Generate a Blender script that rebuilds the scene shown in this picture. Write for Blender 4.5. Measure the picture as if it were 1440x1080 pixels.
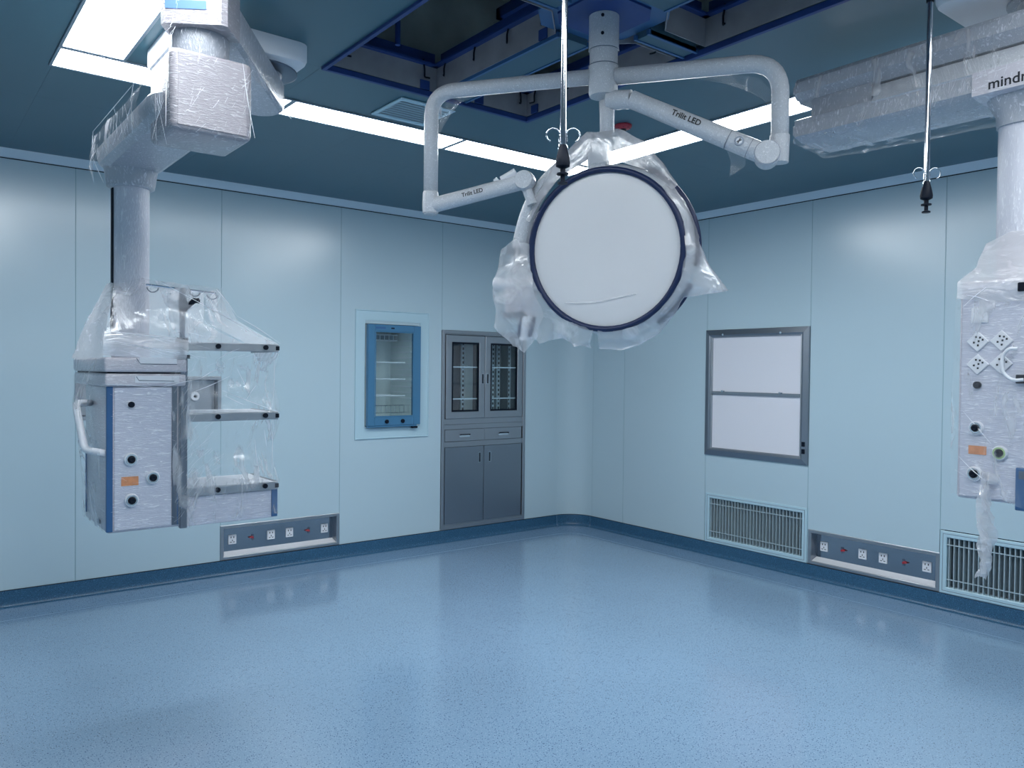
import bpy, bmesh, math, random
from mathutils import Vector, Matrix, noise
random.seed(7)
for o in list(bpy.data.objects): bpy.data.objects.remove(o)
SC = bpy.context.scene
COL = SC.collection
PI = math.pi
V = Vector
# ------------------------------------------------------------------ camera
F, YAW, PIT, ROL = 1114.04, 0.9076326, -0.0173602, 0.0109255
cam = bpy.data.cameras.new('camera'); co = bpy.data.objects.new('camera', cam); COL.objects.link(co)
fw = V((math.cos(YAW)*math.cos(PIT), math.sin(YAW)*math.cos(PIT), math.sin(PIT)))
rt = V((math.sin(YAW), -math.cos(YAW), 0)); up = rt.cross(fw)
r2 = rt*math.cos(ROL)+up*math.sin(ROL); u2 = -rt*math.sin(ROL)+up*math.cos(ROL)
M = Matrix((r2, u2, -fw)).transposed().to_4x4(); M.translation = V((-5.18229, -5.63409, 1.46727))
co.matrix_world = M
cam.sensor_fit = 'HORIZONTAL'; cam.sensor_width = 36; cam.lens = 36*F/1440; cam.clip_start = .05
SC.camera = co
# ------------------------------------------------------------------ world, exposure
w = bpy.data.worlds.new('world'); SC.world = w; w.use_nodes = True
w.node_tree.nodes['Background'].inputs[0].default_value = (.02, .05, .1, 1)
w.node_tree.nodes['Background'].inputs[1].default_value = .3
vs = SC.view_settings
vs.view_transform = 'Standard'; vs.look = 'None'; vs.gamma = 1; vs.use_curve_mapping = False
vs.exposure = 0.0
LAMP = 21.0            # emission of the light diffusers
LAMP_COL = (.90, .96, 1, 1)
# ------------------------------------------------------------------ materials
def nt(name):
    m = bpy.data.materials.new(name); m.use_nodes = True
    n = m.node_tree; return m, n, n.nodes['Principled BSDF']
def P(name, col, rough=.5, metal=0, coat=0, bump=None, vary=None, spec=.5):
    """plain principled; bump=(scale,strength,stretch xyz); vary=(scale,amount)"""
    m, n, b = nt(name)
    b.inputs['Base Color'].default_value = (*col, 1); b.inputs['Roughness'].default_value = rough
    b.inputs['Metallic'].default_value = metal; b.inputs['Coat Weight'].default_value = coat
    b.inputs['Specular IOR Level'].default_value = spec
    tc = n.nodes.new('ShaderNodeTexCoord')
    if bump:
        mp = n.nodes.new('ShaderNodeMapping'); mp.inputs['Scale'].default_value = bump[2]
        nz = n.nodes.new('ShaderNodeTexNoise'); nz.inputs['Scale'].default_value = bump[0]; nz.inputs['Detail'].default_value = 4
        bp = n.nodes.new('ShaderNodeBump'); bp.inputs['Strength'].default_value = bump[1]; bp.inputs['Distance'].default_value = .01
        n.links.new(tc.outputs['Object'], mp.inputs[0]); n.links.new(mp.outputs[0], nz.inputs['Vector'])
        n.links.new(nz.outputs['Fac'], bp.inputs['Height']); n.links.new(bp.outputs[0], b.inputs['Normal'])
    if vary:
        nz = n.nodes.new('ShaderNodeTexNoise'); nz.inputs['Scale'].default_value = vary[0]; nz.inputs['Detail'].default_value = 3
        n.links.new(tc.outputs['Object'], nz.inputs['Vector'])
        mx = n.nodes.new('ShaderNodeMix'); mx.data_type = 'RGBA'
        mx.inputs[6].default_value = (*[c*(1-vary[1]) for c in col], 1); mx.inputs[7].default_value = (*[min(1, c*(1+vary[1])) for c in col], 1)
        n.links.new(nz.outputs['Fac'], mx.inputs[0]); n.links.new(mx.outputs[2], b.inputs['Base Color'])
    return m
def vinyl(name, base, dark, light, rough, coat=.25):
    m, n, b = nt(name)
    tc = n.nodes.new('ShaderNodeTexCoord')
    def N(scale, lo, hi, det=1.5):
        z = n.nodes.new('ShaderNodeTexNoise'); z.inputs['Scale'].default_value = scale; z.inputs['Detail'].default_value = det
        r = n.nodes.new('ShaderNodeMapRange'); r.inputs['From Min'].default_value = lo; r.inputs['From Max'].default_value = hi
        n.links.new(tc.outputs['Object'], z.inputs['Vector']); n.links.new(z.outputs['Fac'], r.inputs['Value']); return r.outputs[0]
    def mix(f, a, c):
        x = n.nodes.new('ShaderNodeMix'); x.data_type = 'RGBA'
        n.links.new(f, x.inputs[0])
        if isinstance(a, tuple): x.inputs[6].default_value = (*a, 1)
        else: n.links.new(a, x.inputs[6])
        x.inputs[7].default_value = (*c, 1); return x.outputs[2]
    c1 = mix(N(1.1, .35, .7, 2), base, tuple(v*1.1 for v in base))
    c2 = mix(N(190, .60, .66), c1, light)
    vo = n.nodes.new('ShaderNodeTexVoronoi'); vo.inputs['Scale'].default_value = 112
    n.links.new(tc.outputs['Object'], vo.inputs['Vector'])
    rr = n.nodes.new('ShaderNodeMapRange'); rr.inputs['From Min'].default_value = .27; rr.inputs['From Max'].default_value = .20
    n.links.new(vo.outputs['Distance'], rr.inputs['Value'])
    sp = n.nodes.new('ShaderNodeSeparateColor'); n.links.new(vo.outputs['Color'], sp.inputs[0])
    gt = n.nodes.new('ShaderNodeMath'); gt.operation = 'GREATER_THAN'; gt.inputs[1].default_value = .30; n.links.new(sp.outputs[0], gt.inputs[0])
    mu = n.nodes.new('ShaderNodeMath'); mu.operation = 'MULTIPLY'; n.links.new(rr.outputs[0], mu.inputs[0]); n.links.new(gt.outputs[0], mu.inputs[1])
    c3 = mix(mu.outputs[0], c2, dark)
    n.links.new(c3, b.inputs['Base Color'])
    b.inputs['Roughness'].default_value = rough; b.inputs['Coat Weight'].default_value = coat; b.inputs['Coat Roughness'].default_value = .07
    return m
def emit(name, col, s):
    m = bpy.data.materials.new(name); m.use_nodes = True; n = m.node_tree; n.nodes.clear()
    e = n.nodes.new('ShaderNodeEmission'); o = n.nodes.new('ShaderNodeOutputMaterial')
    e.inputs[0].default_value = col; e.inputs[1].default_value = s; n.links.new(e.outputs[0], o.inputs[0]); return m
def glass(name, col, a, rough=.03):
    """thin sheet: mostly lets light straight through, some mirror reflection"""
    m = bpy.data.materials.new(name); m.use_nodes = True; n = m.node_tree; n.nodes.clear()
    t = n.nodes.new('ShaderNodeBsdfTransparent'); t.inputs[0].default_value = (*col, 1)
    g = n.nodes.new('ShaderNodeBsdfGlossy'); g.inputs['Roughness'].default_value = rough
    x = n.nodes.new('ShaderNodeMixShader'); x.inputs[0].default_value = a; o = n.nodes.new('ShaderNodeOutputMaterial')
    n.links.new(t.outputs[0], x.inputs[1]); n.links.new(g.outputs[0], x.inputs[2]); n.links.new(x.outputs[0], o.inputs[0]); return m
def film(name, base, streak, scale, stretch, rot=(0, 0, 0), lo=.55, hi=.72):
    """cling film: see-through sheet that turns milky along its creases"""
    m = bpy.data.materials.new(name); m.use_nodes = True; n = m.node_tree; n.nodes.clear()
    tc = n.nodes.new('ShaderNodeTexCoord'); mp = n.nodes.new('ShaderNodeMapping')
    mp.inputs['Scale'].default_value = stretch; mp.inputs['Rotation'].default_value = rot
    z = n.nodes.new('ShaderNodeTexNoise'); z.inputs['Scale'].default_value = scale; z.inputs['Detail'].default_value = 5; z.inputs['Distortion'].default_value = .8
    n.links.new(tc.outputs['Object'], mp.inputs[0]); n.links.new(mp.outputs[0], z.inputs['Vector'])
    r = n.nodes.new('ShaderNodeMapRange'); r.inputs['From Min'].default_value = lo; r.inputs['From Max'].default_value = hi
    r.inputs['To Min'].default_value = base; r.inputs['To Max'].default_value = streak
    n.links.new(z.outputs['Fac'], r.inputs['Value'])
    bp = n.nodes.new('ShaderNodeBump'); bp.inputs['Strength'].default_value = .7; bp.inputs['Distance'].default_value = .012
    n.links.new(z.outputs['Fac'], bp.inputs['Height'])
    d = n.nodes.new('ShaderNodeBsdfDiffuse'); d.inputs[0].default_value = (.98, .96, .98, 1); n.links.new(bp.outputs[0], d.inputs['Normal'])
    tl = n.nodes.new('ShaderNodeBsdfTranslucent'); tl.inputs[0].default_value = (.98, .96, .98, 1)
    g = n.nodes.new('ShaderNodeBsdfGlossy'); g.inputs['Roughness'].default_value = .18; n.links.new(bp.outputs[0], g.inputs['Normal'])
    x0 = n.nodes.new('ShaderNodeMixShader'); x0.inputs[0].default_value = .4; n.links.new(d.outputs[0], x0.inputs[1]); n.links.new(tl.outputs[0], x0.inputs[2])
    x1 = n.nodes.new('ShaderNodeMixShader'); x1.inputs[0].default_value = .3; n.links.new(x0.outputs[0], x1.inputs[1]); n.links.new(g.outputs[0], x1.inputs[2])
    t = n.nodes.new('ShaderNodeBsdfTransparent'); x2 = n.nodes.new('ShaderNodeMixShader'); o = n.nodes.new('ShaderNodeOutputMaterial')
    n.links.new(r.outputs[0], x2.inputs[0]); n.links.new(t.outputs[0], x2.inputs[1]); n.links.new(x1.outputs[0], x2.inputs[2]); n.links.new(x2.outputs[0], o.inputs[0])
    return m
def wrapped(name, col, stretch=(1, 1, 6), amt=.25, scale=30):
    """painted casing seen through tight cling film: glossy, creased, pale crease lines"""
    m, n, b = nt(name)
    tc = n.nodes.new('ShaderNodeTexCoord'); mp = n.nodes.new('ShaderNodeMapping'); mp.inputs['Scale'].default_value = stretch
    z = n.nodes.new('ShaderNodeTexNoise'); z.inputs['Scale'].default_value = scale; z.inputs['Detail'].default_value = 6; z.inputs['Distortion'].default_value = 1.2
    n.links.new(tc.outputs['Object'], mp.inputs[0]); n.links.new(mp.outputs[0], z.inputs['Vector'])
    r = n.nodes.new('ShaderNodeMapRange'); r.inputs['From Min'].default_value = .56; r.inputs['From Max'].default_value = .68
    n.links.new(z.outputs['Fac'], r.inputs['Value'])
    ml = n.nodes.new('ShaderNodeMath'); ml.operation = 'MULTIPLY'; ml.inputs[1].default_value = amt*2; n.links.new(r.outputs[0], ml.inputs[0])
    x = n.nodes.new('ShaderNodeMix'); x.data_type = 'RGBA'; x.inputs[6].default_value = (*col, 1); x.inputs[7].default_value = (.95, .96, 1, 1)
    n.links.new(ml.outputs[0], x.inputs[0]); n.links.new(x.outputs[2], b.inputs['Base Color'])
    bp = n.nodes.new('ShaderNodeBump'); bp.inputs['Strength'].default_value = .55; bp.inputs['Distance'].default_value = .006
    n.links.new(z.outputs['Fac'], bp.inputs['Height']); n.links.new(bp.outputs[0], b.inputs['Normal'])
    b.inputs['Roughness'].default_value = .32; b.inputs['Coat Weight'].default_value = .5; b.inputs['Coat Roughness'].default_value = .12
    n.links.new(bp.outputs[0], b.inputs['Coat Normal'])
    return m
WALLC = (.50, .635, .70)
M_ = dict(
    wall=P('wall_paint', WALLC, .24, vary=(1.2, .02), spec=.85),
    seam=P('seam_sealant', (.24, .38, .44), .6),
    trim=P('cove_trim', (.66, .76, .84), .25),
    ceil=P('ceiling_dimmed', (.045, .130, .175), .34, vary=(.8, .05)),  # darker teal carries the dimness of a ceiling lit only by bounce
    floor=vinyl('floor_vinyl', (.21, .33, .47), (.03, .06, .15), (.36, .50, .66), .22, .5),
    base=vinyl('skirting_vinyl_shaded', (.024, .095, .18), (.012, .03, .08), (.08, .22, .38), .4, .1),  # same vinyl as the floor, grazing-light darkness put into the colour
    weld=P('weld_line', (.30, .48, .70), .35),
    light=emit('light_diffuser', LAMP_COL, LAMP),
    lframe=P('light_frame', (.30, .36, .42), .35, metal=.7),
    steel=P('brushed_steel', (.40, .42, .45), .34, metal=.9, bump=(40, .15, (1, 1, 14))),
    steelm=P('smooth_steel_plate', (.36, .38, .42), .13, metal=1),
    carc=P('dark_cabinet_inside', (.045, .06, .08), .4),
    wrapdim=wrapped('wrapped_casing_dimmed', (.34, .32, .35), (1, 1, 5), .16, 34),  # white casing darkened to offset the light panel close beside it
    steeld=P('brushed_steel_dark', (.30, .33, .37), .30, metal=.9, bump=(40, .1, (12, 12, 1))),
    chrome=P('polished_steel', (.75, .76, .80), .12, metal=1),
    black=P('black_plastic', (.006, .010, .020), .5, spec=.15),
    dark=P('dark_void', (.01, .018, .03), .6),
    navy=P('navy_steel', (.015, .05, .20), .5, vary=(6, .4)),
    beam=P('grey_blue_beam', (.055, .13, .18), .5),
    sill=P('sill_light_reflection', (.86, .86, .88), .5, metal=.35),  # steel sill, near-white colour stands in for the reflected ceiling light
    galv=P('galvanised_plate', (.34, .34, .37), .5, metal=.2, vary=(8, .3)),
    slab=P('concrete_slab', (.50, .56, .54), .9, vary=(4, .4)),
    white=P('white_plastic', (.80, .81, .85), .35),
    wframe=P('white_wall_frame', (.48, .66, .74), .35),
    blue=P('blue_door_paint', (.055, .19, .34), .35, coat=.3),
    stripe=P('blue_stripe', (.035, .12, .28), .4),
    rim=P('navy_rubber_rim', (.004, .016, .07), .45),
    opal=P('opal_sheet', (.78, .77, .82), .28),
    dome=P('film_covered_lens', (.74, .73, .74), .35, bump=(5, .25, (1, 1, 1)), vary=(3, .04)),
    wrapv=wrapped('wrapped_white_column', (.66, .66, .73), (5, 5, 1), .3),
    wraph=wrapped('wrapped_white_casing', (.62, .59, .64), (1, 1, 5), .28, 34),
    wrapd=wrapped('wrapped_arm', (.40, .42, .47), (3, 3, 1), .30, 40),
    wraps=wrapped('wrapped_lamp_tube', (.58, .60, .64), (2, 2, 2), .3, 90),
    panelface=wrapped('wrapped_service_panel', (.60, .61, .70), (1.2, 1.2, 9), .42, 18),
    film=film('cling_film', .27, .82, 9, (1, 1, .35)),
    filmd=film('cling_film_dense', .6, .95, 10, (1, 1, 3)),
    filmt=film('cling_film_thin', .09, .75, 12, (1.4, 1.4, .5), lo=.54, hi=.70),
    crease=P('white_film_crease', (.9, .91, .95), .3),
    film2=film('plastic_bag', .36, .85, 9, (1, 1, 1), lo=.5, hi=.72),
    glass=glass('door_glass', (.92, .97, .98), .06),
    inner=P('fridge_liner', (.74, .80, .80), .45, vary=(14, .08)),
    orange=P('orange_label', (.72, .30, .14), .5, vary=(60, .3)),
    red=P('red_plastic', (.45, .03, .05), .4),
    green=P('green_ring', (.45, .62, .30), .4),
    filt=P('filter_mesh', (.11, .15, .175), .8, bump=(300, .5, (1, 1, 1))),
    bar=P('grille_bar', (.52, .62, .66), .35, metal=.3),
    text=P('black_lettering', (.01, .012, .02), .4),
    paleblue=P('pale_blue_label', (.10, .20, .55), .4),
    tablet=P('grey_rail', (.16, .19, .24), .35, metal=.7),
)
# ------------------------------------------------------------------ mesh helpers
def B(): return bmesh.new()
def box(bm, x0, x1, y0, y1, z0, z1, bev=0, seg=2, mat=None):
    x0, x1 = sorted((x0, x1)); y0, y1 = sorted((y0, y1)); z0, z1 = sorted((z0, z1))
    vs = [bm.verts.new(V((x, y, z))) for x in (x0, x1) for y in (y0, y1) for z in (z0, z1)]
    fs = [(0, 1, 3, 2), (4, 6, 7, 5), (0, 4, 5, 1), (2, 3, 7, 6), (0, 2, 6, 4), (1, 5, 7, 3)]
    faces = [bm.faces.new([vs[i] for i in f]) for f in fs]
    if mat is not None:
        for v in vs: v.co = mat @ v.co
    if bev: bmesh.ops.bevel(bm, geom=list({e for f in faces for e in f.edges}), offset=bev, segments=seg, affect='EDGES', profile=.5)
    return bm
def obox(bm, a, b, wdt, z0, z1, bev=0, ext=0):
    """box whose axis runs from a to b on plan, width wdt"""
    a = V(a[:2]); b = V(b[:2]); d = (b-a); L = d.length; ang = math.atan2(d.y, d.x)
    m = Matrix.Translation((a.x, a.y, 0)) @ Matrix.Rotation(ang, 4, 'Z')
    return box(bm, -ext, L+ext, -wdt/2, wdt/2, z0, z1, bev, 3, m)
def ring(c, ax, r, n, ref=None):
    ax = ax.normalized(); h = ref or (V((0, 0, 1)) if abs(ax.z) < .9 else V((1, 0, 0)))
    u = ax.cross(h).normalized(); v = ax.cross(u)
    return [c+u*(r*math.cos(2*PI*i/n))+v*(r*math.sin(2*PI*i/n)) for i in range(n)]
def skin(bm, rings, cap=True):
    R = [[bm.verts.new(p) for p in r] for r in rings]; n = len(R[0])
    for a, b in zip(R, R[1:]):
        for i in range(n): bm.faces.new((a[i], a[(i+1) % n], b[(i+1) % n], b[i]))
    if cap: bm.faces.new(R[0][::-1]); bm.faces.new(R[-1])
    return bm
def cyl(bm, a, b, r, rb=None, n=24):
    a = V(a); b = V(b); return skin(bm, [ring(a, b-a, r, n), ring(b, b-a, r if rb is None else rb, n)])
def lathe(bm, prof, c, ax=(0, 0, 1), n=40, cap=True):
    c = V(c); ax = V(ax).normalized(); return skin(bm, [ring(c+ax*h, ax, max(r, 1e-4), n) for r, h in prof], cap)
def catmull(P_, k=8):
    P_ = [V(p) for p in P_]; Q = [P_[0]*2-P_[1]]+P_+[P_[-1]*2-P_[-2]]; out = []
    for i in range(1, len(Q)-2):
        for j in range(k):
            t = j/k; a, b, c, d = Q[i-1:i+3]
            out.append(.5*((2*b)+(c-a)*t+(2*a-5*b+4*c-d)*t*t+(3*b-a-3*c+d)*t**3))
    out.append(P_[-1]); return out
def tube(bm, pts, r, n=16, smooth=0, rf=None):
    p = catmull(pts, smooth) if smooth else [V(q) for q in pts]
    rs = []; u = None
    for i, q in enumerate(p):
        t = (p[min(i+1, len(p)-1)]-p[max(i-1, 0)]).normalized()
        if u is None: u = t.cross(V((0, 0, 1)) if abs(t.z) < .9 else V((1, 0, 0))).normalized()
        else: u = (u-t*u.dot(t)).normalized()
        v = t.cross(u); rr = r*(rf(i/(len(p)-1)) if rf else 1)
        rs.append([q+u*(rr*math.cos(2*PI*k/n))+v*(rr*math.sin(2*PI*k/n)) for k in range(n)])
    return skin(bm, rs)
def bent(pts, rad, k=7):
    """polyline with rounded corners"""
    pts = [V(p) for p in pts]; out = [pts[0]]
    for a, b, c in zip(pts, pts[1:], pts[2:]):
        d1 = (a-b).normalized(); d2 = (c-b).normalized()
        p0 = b+d1*rad; p2 = b+d2*rad
        for i in range(k+1):
            t = i/k; out.append(p0*(1-t)**2+b*2*t*(1-t)+p2*t*t)
    return out+[pts[-1]]
def prism(bm, poly, axis, a, b):
    """poly (2d) extruded along axis ('x','y','z') from a to b"""
    def mk(u, v, t): return {'x': V((t, u, v)), 'y': V((u, t, v)), 'z': V((u, v, t))}[axis]
    return skin(bm, [[mk(u, v, a) for u, v in poly], [mk(u, v, b) for u, v in poly]])
def sheet(bm, rows, sub=8, amp=.012, f=9, seed=0):
    """creased sheet through rows of control points (each row same length), bilinear + noise"""
    nr, nc = len(rows), len(rows[0]); G = []
    for i in range((nr-1)*sub+1):
        a = min(i//sub, nr-2); s = i/sub-a; line = []
        for j in range((nc-1)*sub+1):
            b = min(j//sub, nc-2); t = j/sub-b
            p = (V(rows[a][b])*(1-s)*(1-t)+V(rows[a+1][b])*s*(1-t)+V(rows[a][b+1])*(1-s)*t+V(rows[a+1][b+1])*s*t)
            edge = 1
            p = p+noise.noise_vector(p*f+V((seed, seed*2, 0)))*amp*edge+noise.noise_vector(p*f*3.3+V((seed, 0, 4)))*amp*.35
            line.append(bm.verts.new(p))
        G.append(line)
    for i in range(len(G)-1):
        for j in range(len(G[0])-1): bm.faces.new((G[i][j], G[i][j+1], G[i+1][j+1], G[i+1][j]))
    return bm
def link(name, bm, mat, loc=V((0, 0, 0)), parent=None, smooth=None, label=None, kind=None, raw=False):
    me = bpy.data.meshes.new(name)
    if not raw: bmesh.ops.recalc_face_normals(bm, faces=bm.faces)
    bm.transform(Matrix.Translation(-V(loc)))
    if smooth: 
        for f in bm.faces: f.smooth = True
    bm.to_mesh(me); bm.free()
    if smooth and smooth != 'all': me.set_sharp_from_angle(angle=math.radians(smooth if smooth is not True else 35))
    me.materials.append(M_[mat] if isinstance(mat, str) else mat)
    o = bpy.data.objects.new(name, me); COL.objects.link(o)
    if parent is not None: o.parent = parent
    else: o.location = loc
    if label: o['label'] = label
    if kind: o['kind'] = kind
    return o
class Thing:
    def __init__(s, name, label=None, cat=None, loc=(0, 0, 0), group=None, kind=None):
        s.o = bpy.data.objects.new(name, None); COL.objects.link(s.o); s.o.location = loc; s.loc = V(loc); s.o.empty_display_size = .1
        if label: s.o['label'] = label
        if cat: s.o['category'] = cat
        if group: s.o['group'] = group
        if kind: s.o['kind'] = kind
    def part(s, name, bm, mat, parent=None, smooth=None, label=None, kind=None, raw=False):
        return link(name, bm, mat, s.loc, parent or s.o, smooth, label, kind, raw)
def copytree(o, parent=None, loc=None):
    c = o.copy(); COL.objects.link(c)
    if parent is not None: c.parent = parent
    if loc is not None: c.location = loc
    for ch in list(o.children): copytree(ch, c)
    return c
def text(name, s, size, mw, mat, loc, parent, depth=.0004, font_shear=0, bold=.0):
    cu = bpy.data.curves.new(name, 'FONT'); cu.body = s; cu.size = size; cu.extrude = depth; cu.shear = font_shear; cu.offset = bold
    t = bpy.data.objects.new(name, cu); COL.objects.link(t)
    dg = bpy.context.evaluated_depsgraph_get(); me = bpy.data.meshes.new_from_object(t.evaluated_get(dg))
    bpy.data.objects.remove(t); me.transform(Matrix.Translation(-V(loc)) @ mw); me.materials.clear(); me.materials.append(M_[mat])
    o = bpy.data.objects.new(name, me); COL.objects.link(o); o.parent = parent; return o
def frame_m(origin, xdir, ydir):
    x = V(xdir).normalized(); y = V(ydir); y = (y-x*y.dot(x)).normalized(); z = x.cross(y)
    m = Matrix((x, y, z)).transposed().to_4x4(); m.translation = V(origin); return m
# ================================================================== ROOM
XW, YW, H = -6.30, -6.94, 2.76
TZ, BZ = 2.712, .10
RC = .24                                   # radius of the rounded corner
# --- floor
fl = link('floor', box(B(), XW, 0, YW, 0, -.05, 0), 'floor', kind='structure')
bm = B()
for a in (.30,):
    c = [(XW+a, -a), (-a-.12, -a)]
    pts = [V((XW+a, -a, .0006))]+[V((-a-.18+.18*math.sin(t), -a-.18+.18*math.cos(t), .0006)) for t in [i*PI/16 for i in range(9)]]+[V((-a, YW+a, .0006))]
    for p, q in zip(pts, pts[1:]):
        d = (q-p).normalized(); nrm = V((-d.y, d.x, 0))*.0022
        bm.faces.new([bm.verts.new(v) for v in (p+nrm, q+nrm, q-nrm, p-nrm)])
link('weld_line', bm, 'weld', parent=fl)
# --- walls made of single panels with their openings
def wall_panel(bm, plane, a0, a1, z0, z1, holes, t=.05, g=.0022):
    """panel between seams a0..a1 minus rectangular holes; plane 'y' = left wall (y=0), 'x' = right wall"""
    hs = [h for h in holes if h[0] < a1-.01 and h[1] > a0+.01]
    xs = sorted({a0+g, a1-g, *[min(max(h[0], a0+g), a1-g) for h in hs], *[min(max(h[1], a0+g), a1-g) for h in hs]})
    zs = sorted({z0, z1, *[h[2] for h in hs], *[h[3] for h in hs]})
    for u0, u1 in zip(xs, xs[1:]):
        if u1-u0 < 1e-4: continue
        for w0, w1 in zip(zs, zs[1:]):
            if w1-w0 < 1e-4: continue
            um, wm = (u0+u1)/2, (w0+w1)/2
            if any(h[0] < um < h[1] and h[2] < wm < h[3] for h in hs): continue
            if plane == 'y': box(bm, u0, u1, 0, t, w0, w1)
            elif plane == 'x': box(bm, 0, t, u0, u1, w0, w1)
            elif plane == 'Y': box(bm, u0, u1, YW-t, YW, w0, w1)
            else: box(bm, XW-t, XW, u0, u1, w0, w1)
HL = [(-4.28, -3.372, 1.125, 1.40), (-2.262, -1.768, 1.01, 1.825), (-3.370, -2.466, .103, .348), (-1.536, -.628, .103, 1.80)]
HR = [(-2.468, -1.555, .808, 1.804), (-2.474, -1.570, .104, .500), (-3.388, -2.483, .103, .348), (-4.30, -3.392, .104, .500)]
SEAML = [-6.30, -6.09, -5.183, -4.276, -3.371, -2.464, -1.537, -.629, -.236]
SEAMR = [-6.94, -6.12, -5.21, -4.298, -3.386, -2.470, -1.556, -.642, -.24]
wl = Thing('wall_left', kind='structure'); wr = Thing('wall_right', kind='structure')
wb = Thing('wall_front', kind='structure'); wk = Thing('wall_back', kind='structure')
for W_, pl, S_, HH in ((wl, 'y', SEAML, HL), (wr, 'x', SEAMR, HR), (wb, 'Y', [-6.30, -5.4, -4.5, -3.6, -2.7, -1.8, -.9, 0], []), (wk, 'X', [-6.94, -6.0, -5.1, -4.2, -3.3, -2.4, -1.5, -.6, 0], [])):
    for a0, a1 in zip(S_, S_[1:]):
        bm = B(); wall_panel(bm, pl, a0, a1, 0, 2.78, HH); W_.part('wall_panel', bm, 'wall')
# sealant behind the joints
for W_, pl, S_ in ((wl, 'y', SEAML), (wr, 'x', SEAMR)):
    for s in S_[1:-1] + [S_[-1]]:
        bm = B()
        zs_ = [(.10, 2.76)]
        if pl == 'y': box(bm, s-.003, s+.003, .0015, .03, *zs_[0]) if not (-1.6 < s < -.6) else box(bm, s-.003, s+.003, .0015, .03, 1.8, 2.76)
        else: box(bm, .0015, .03, s-.003, s+.003, .5 if s < -2.4 else .1, 2.76)
        W_.part('joint', bm, 'seam')
# rounded corner piece
def arc(r, n=12, off=0):     # concave corner arc from (-RC,0) to (0,-RC)
    return [V((-RC+(RC-off)*math.sin(t), -RC+(RC-off)*math.cos(t), 0)) for t in [i*PI/2/n for i in range(n+1)]]
bm = B(); A1 = arc(RC); vsA = [[bm.verts.new(p+V((0, 0, z))) for p in A1] for z in (0, 2.78)]
for i in range(12): bm.faces.new((vsA[0][i], vsA[0][i+1], vsA[1][i+1], vsA[1][i]))
wl.part('corner_panel', bm, 'wall', smooth='all')
# sweep a wall profile (inward distance d, height z) along a wall / round the corner
def sweep(prof, which):
    bm = B(); rs = []
    if which == 'left': path = [(V((XW, 0, 0)), V((0, -1, 0))), (V((-RC, 0, 0)), V((0, -1, 0)))]
    elif which == 'right': path = [(V((0, -RC, 0)), V((-1, 0, 0))), (V((0, YW, 0)), V((-1, 0, 0)))]
    elif which == 'corner':
        path = [(V((-RC+RC*math.sin(t), -RC+RC*math.cos(t), 0)), V((-math.sin(t), -math.cos(t), 0))) for t in [i*PI/2/12 for i in range(13)]]
    elif which == 'front': path = [(V((XW, YW, 0)), V((0, 1, 0))), (V((0, YW, 0)), V((0, 1, 0)))]
    else: path = [(V((XW, YW, 0)), V((1, 0, 0))), (V((XW, 0, 0)), V((1, 0, 0)))]
    for p, nrm in path: rs.append([p+nrm*d+V((0, 0, z)) for d, z in prof])
    return skin(bm, rs, cap=True)
bprof = [(0, 0), (.034, 0.0), (.029, .001), (.023, .004), (.017, .010), (.013, .02), (.0105, .04), (.0095, .094), (.009, BZ), (0, BZ)]
tprof = [(0, TZ-.004), (.006, TZ), (.012, TZ+.006), (.036, H-.004), (.040, H+.01), (0, H+.01)]
for nm in ('left', 'right', 'corner', 'front', 'back'):
    link('baseboard_'+nm, sweep(bprof, nm), 'base', smooth='all' if nm == 'corner' else 40, kind='structure')
for i, nm in enumerate(('left', 'right', 'corner', 'front', 'back')):
    link('trim_%d' % (i+1), sweep(tprof, nm), 'trim', smooth='all' if nm == 'corner' else 20, kind='structure')
for i, nm in enumerate(('left', 'right', 'corner')):   # thin dark strips paint a shadow line under the trim and over the skirting
    link('trim_%d' % (i+6), sweep([(0, TZ-.009), (.0035, TZ-.009), (.0035, TZ-.003), (0, TZ-.003)], nm), 'dark', kind='structure')
    link('trim_%d' % (i+9), sweep([(0, BZ), (.010, BZ), (.010, BZ+.0035), (0, BZ+.0035)], nm), 'dark', kind='structure')
# --- ceiling of single panels round the open pit
PX0, PX1, PY0, PY1 = -3.73, -2.59, -4.58, -2.42
ce = Thing('ceiling', kind='structure')
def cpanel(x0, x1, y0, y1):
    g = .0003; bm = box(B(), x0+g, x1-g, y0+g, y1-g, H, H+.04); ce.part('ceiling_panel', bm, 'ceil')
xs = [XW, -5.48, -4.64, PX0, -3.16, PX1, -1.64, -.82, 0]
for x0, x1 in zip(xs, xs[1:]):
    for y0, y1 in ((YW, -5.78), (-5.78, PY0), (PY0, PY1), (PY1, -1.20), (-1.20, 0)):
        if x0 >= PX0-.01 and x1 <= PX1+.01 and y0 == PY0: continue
        cpanel(x0, x1, y0, y1)
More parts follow.
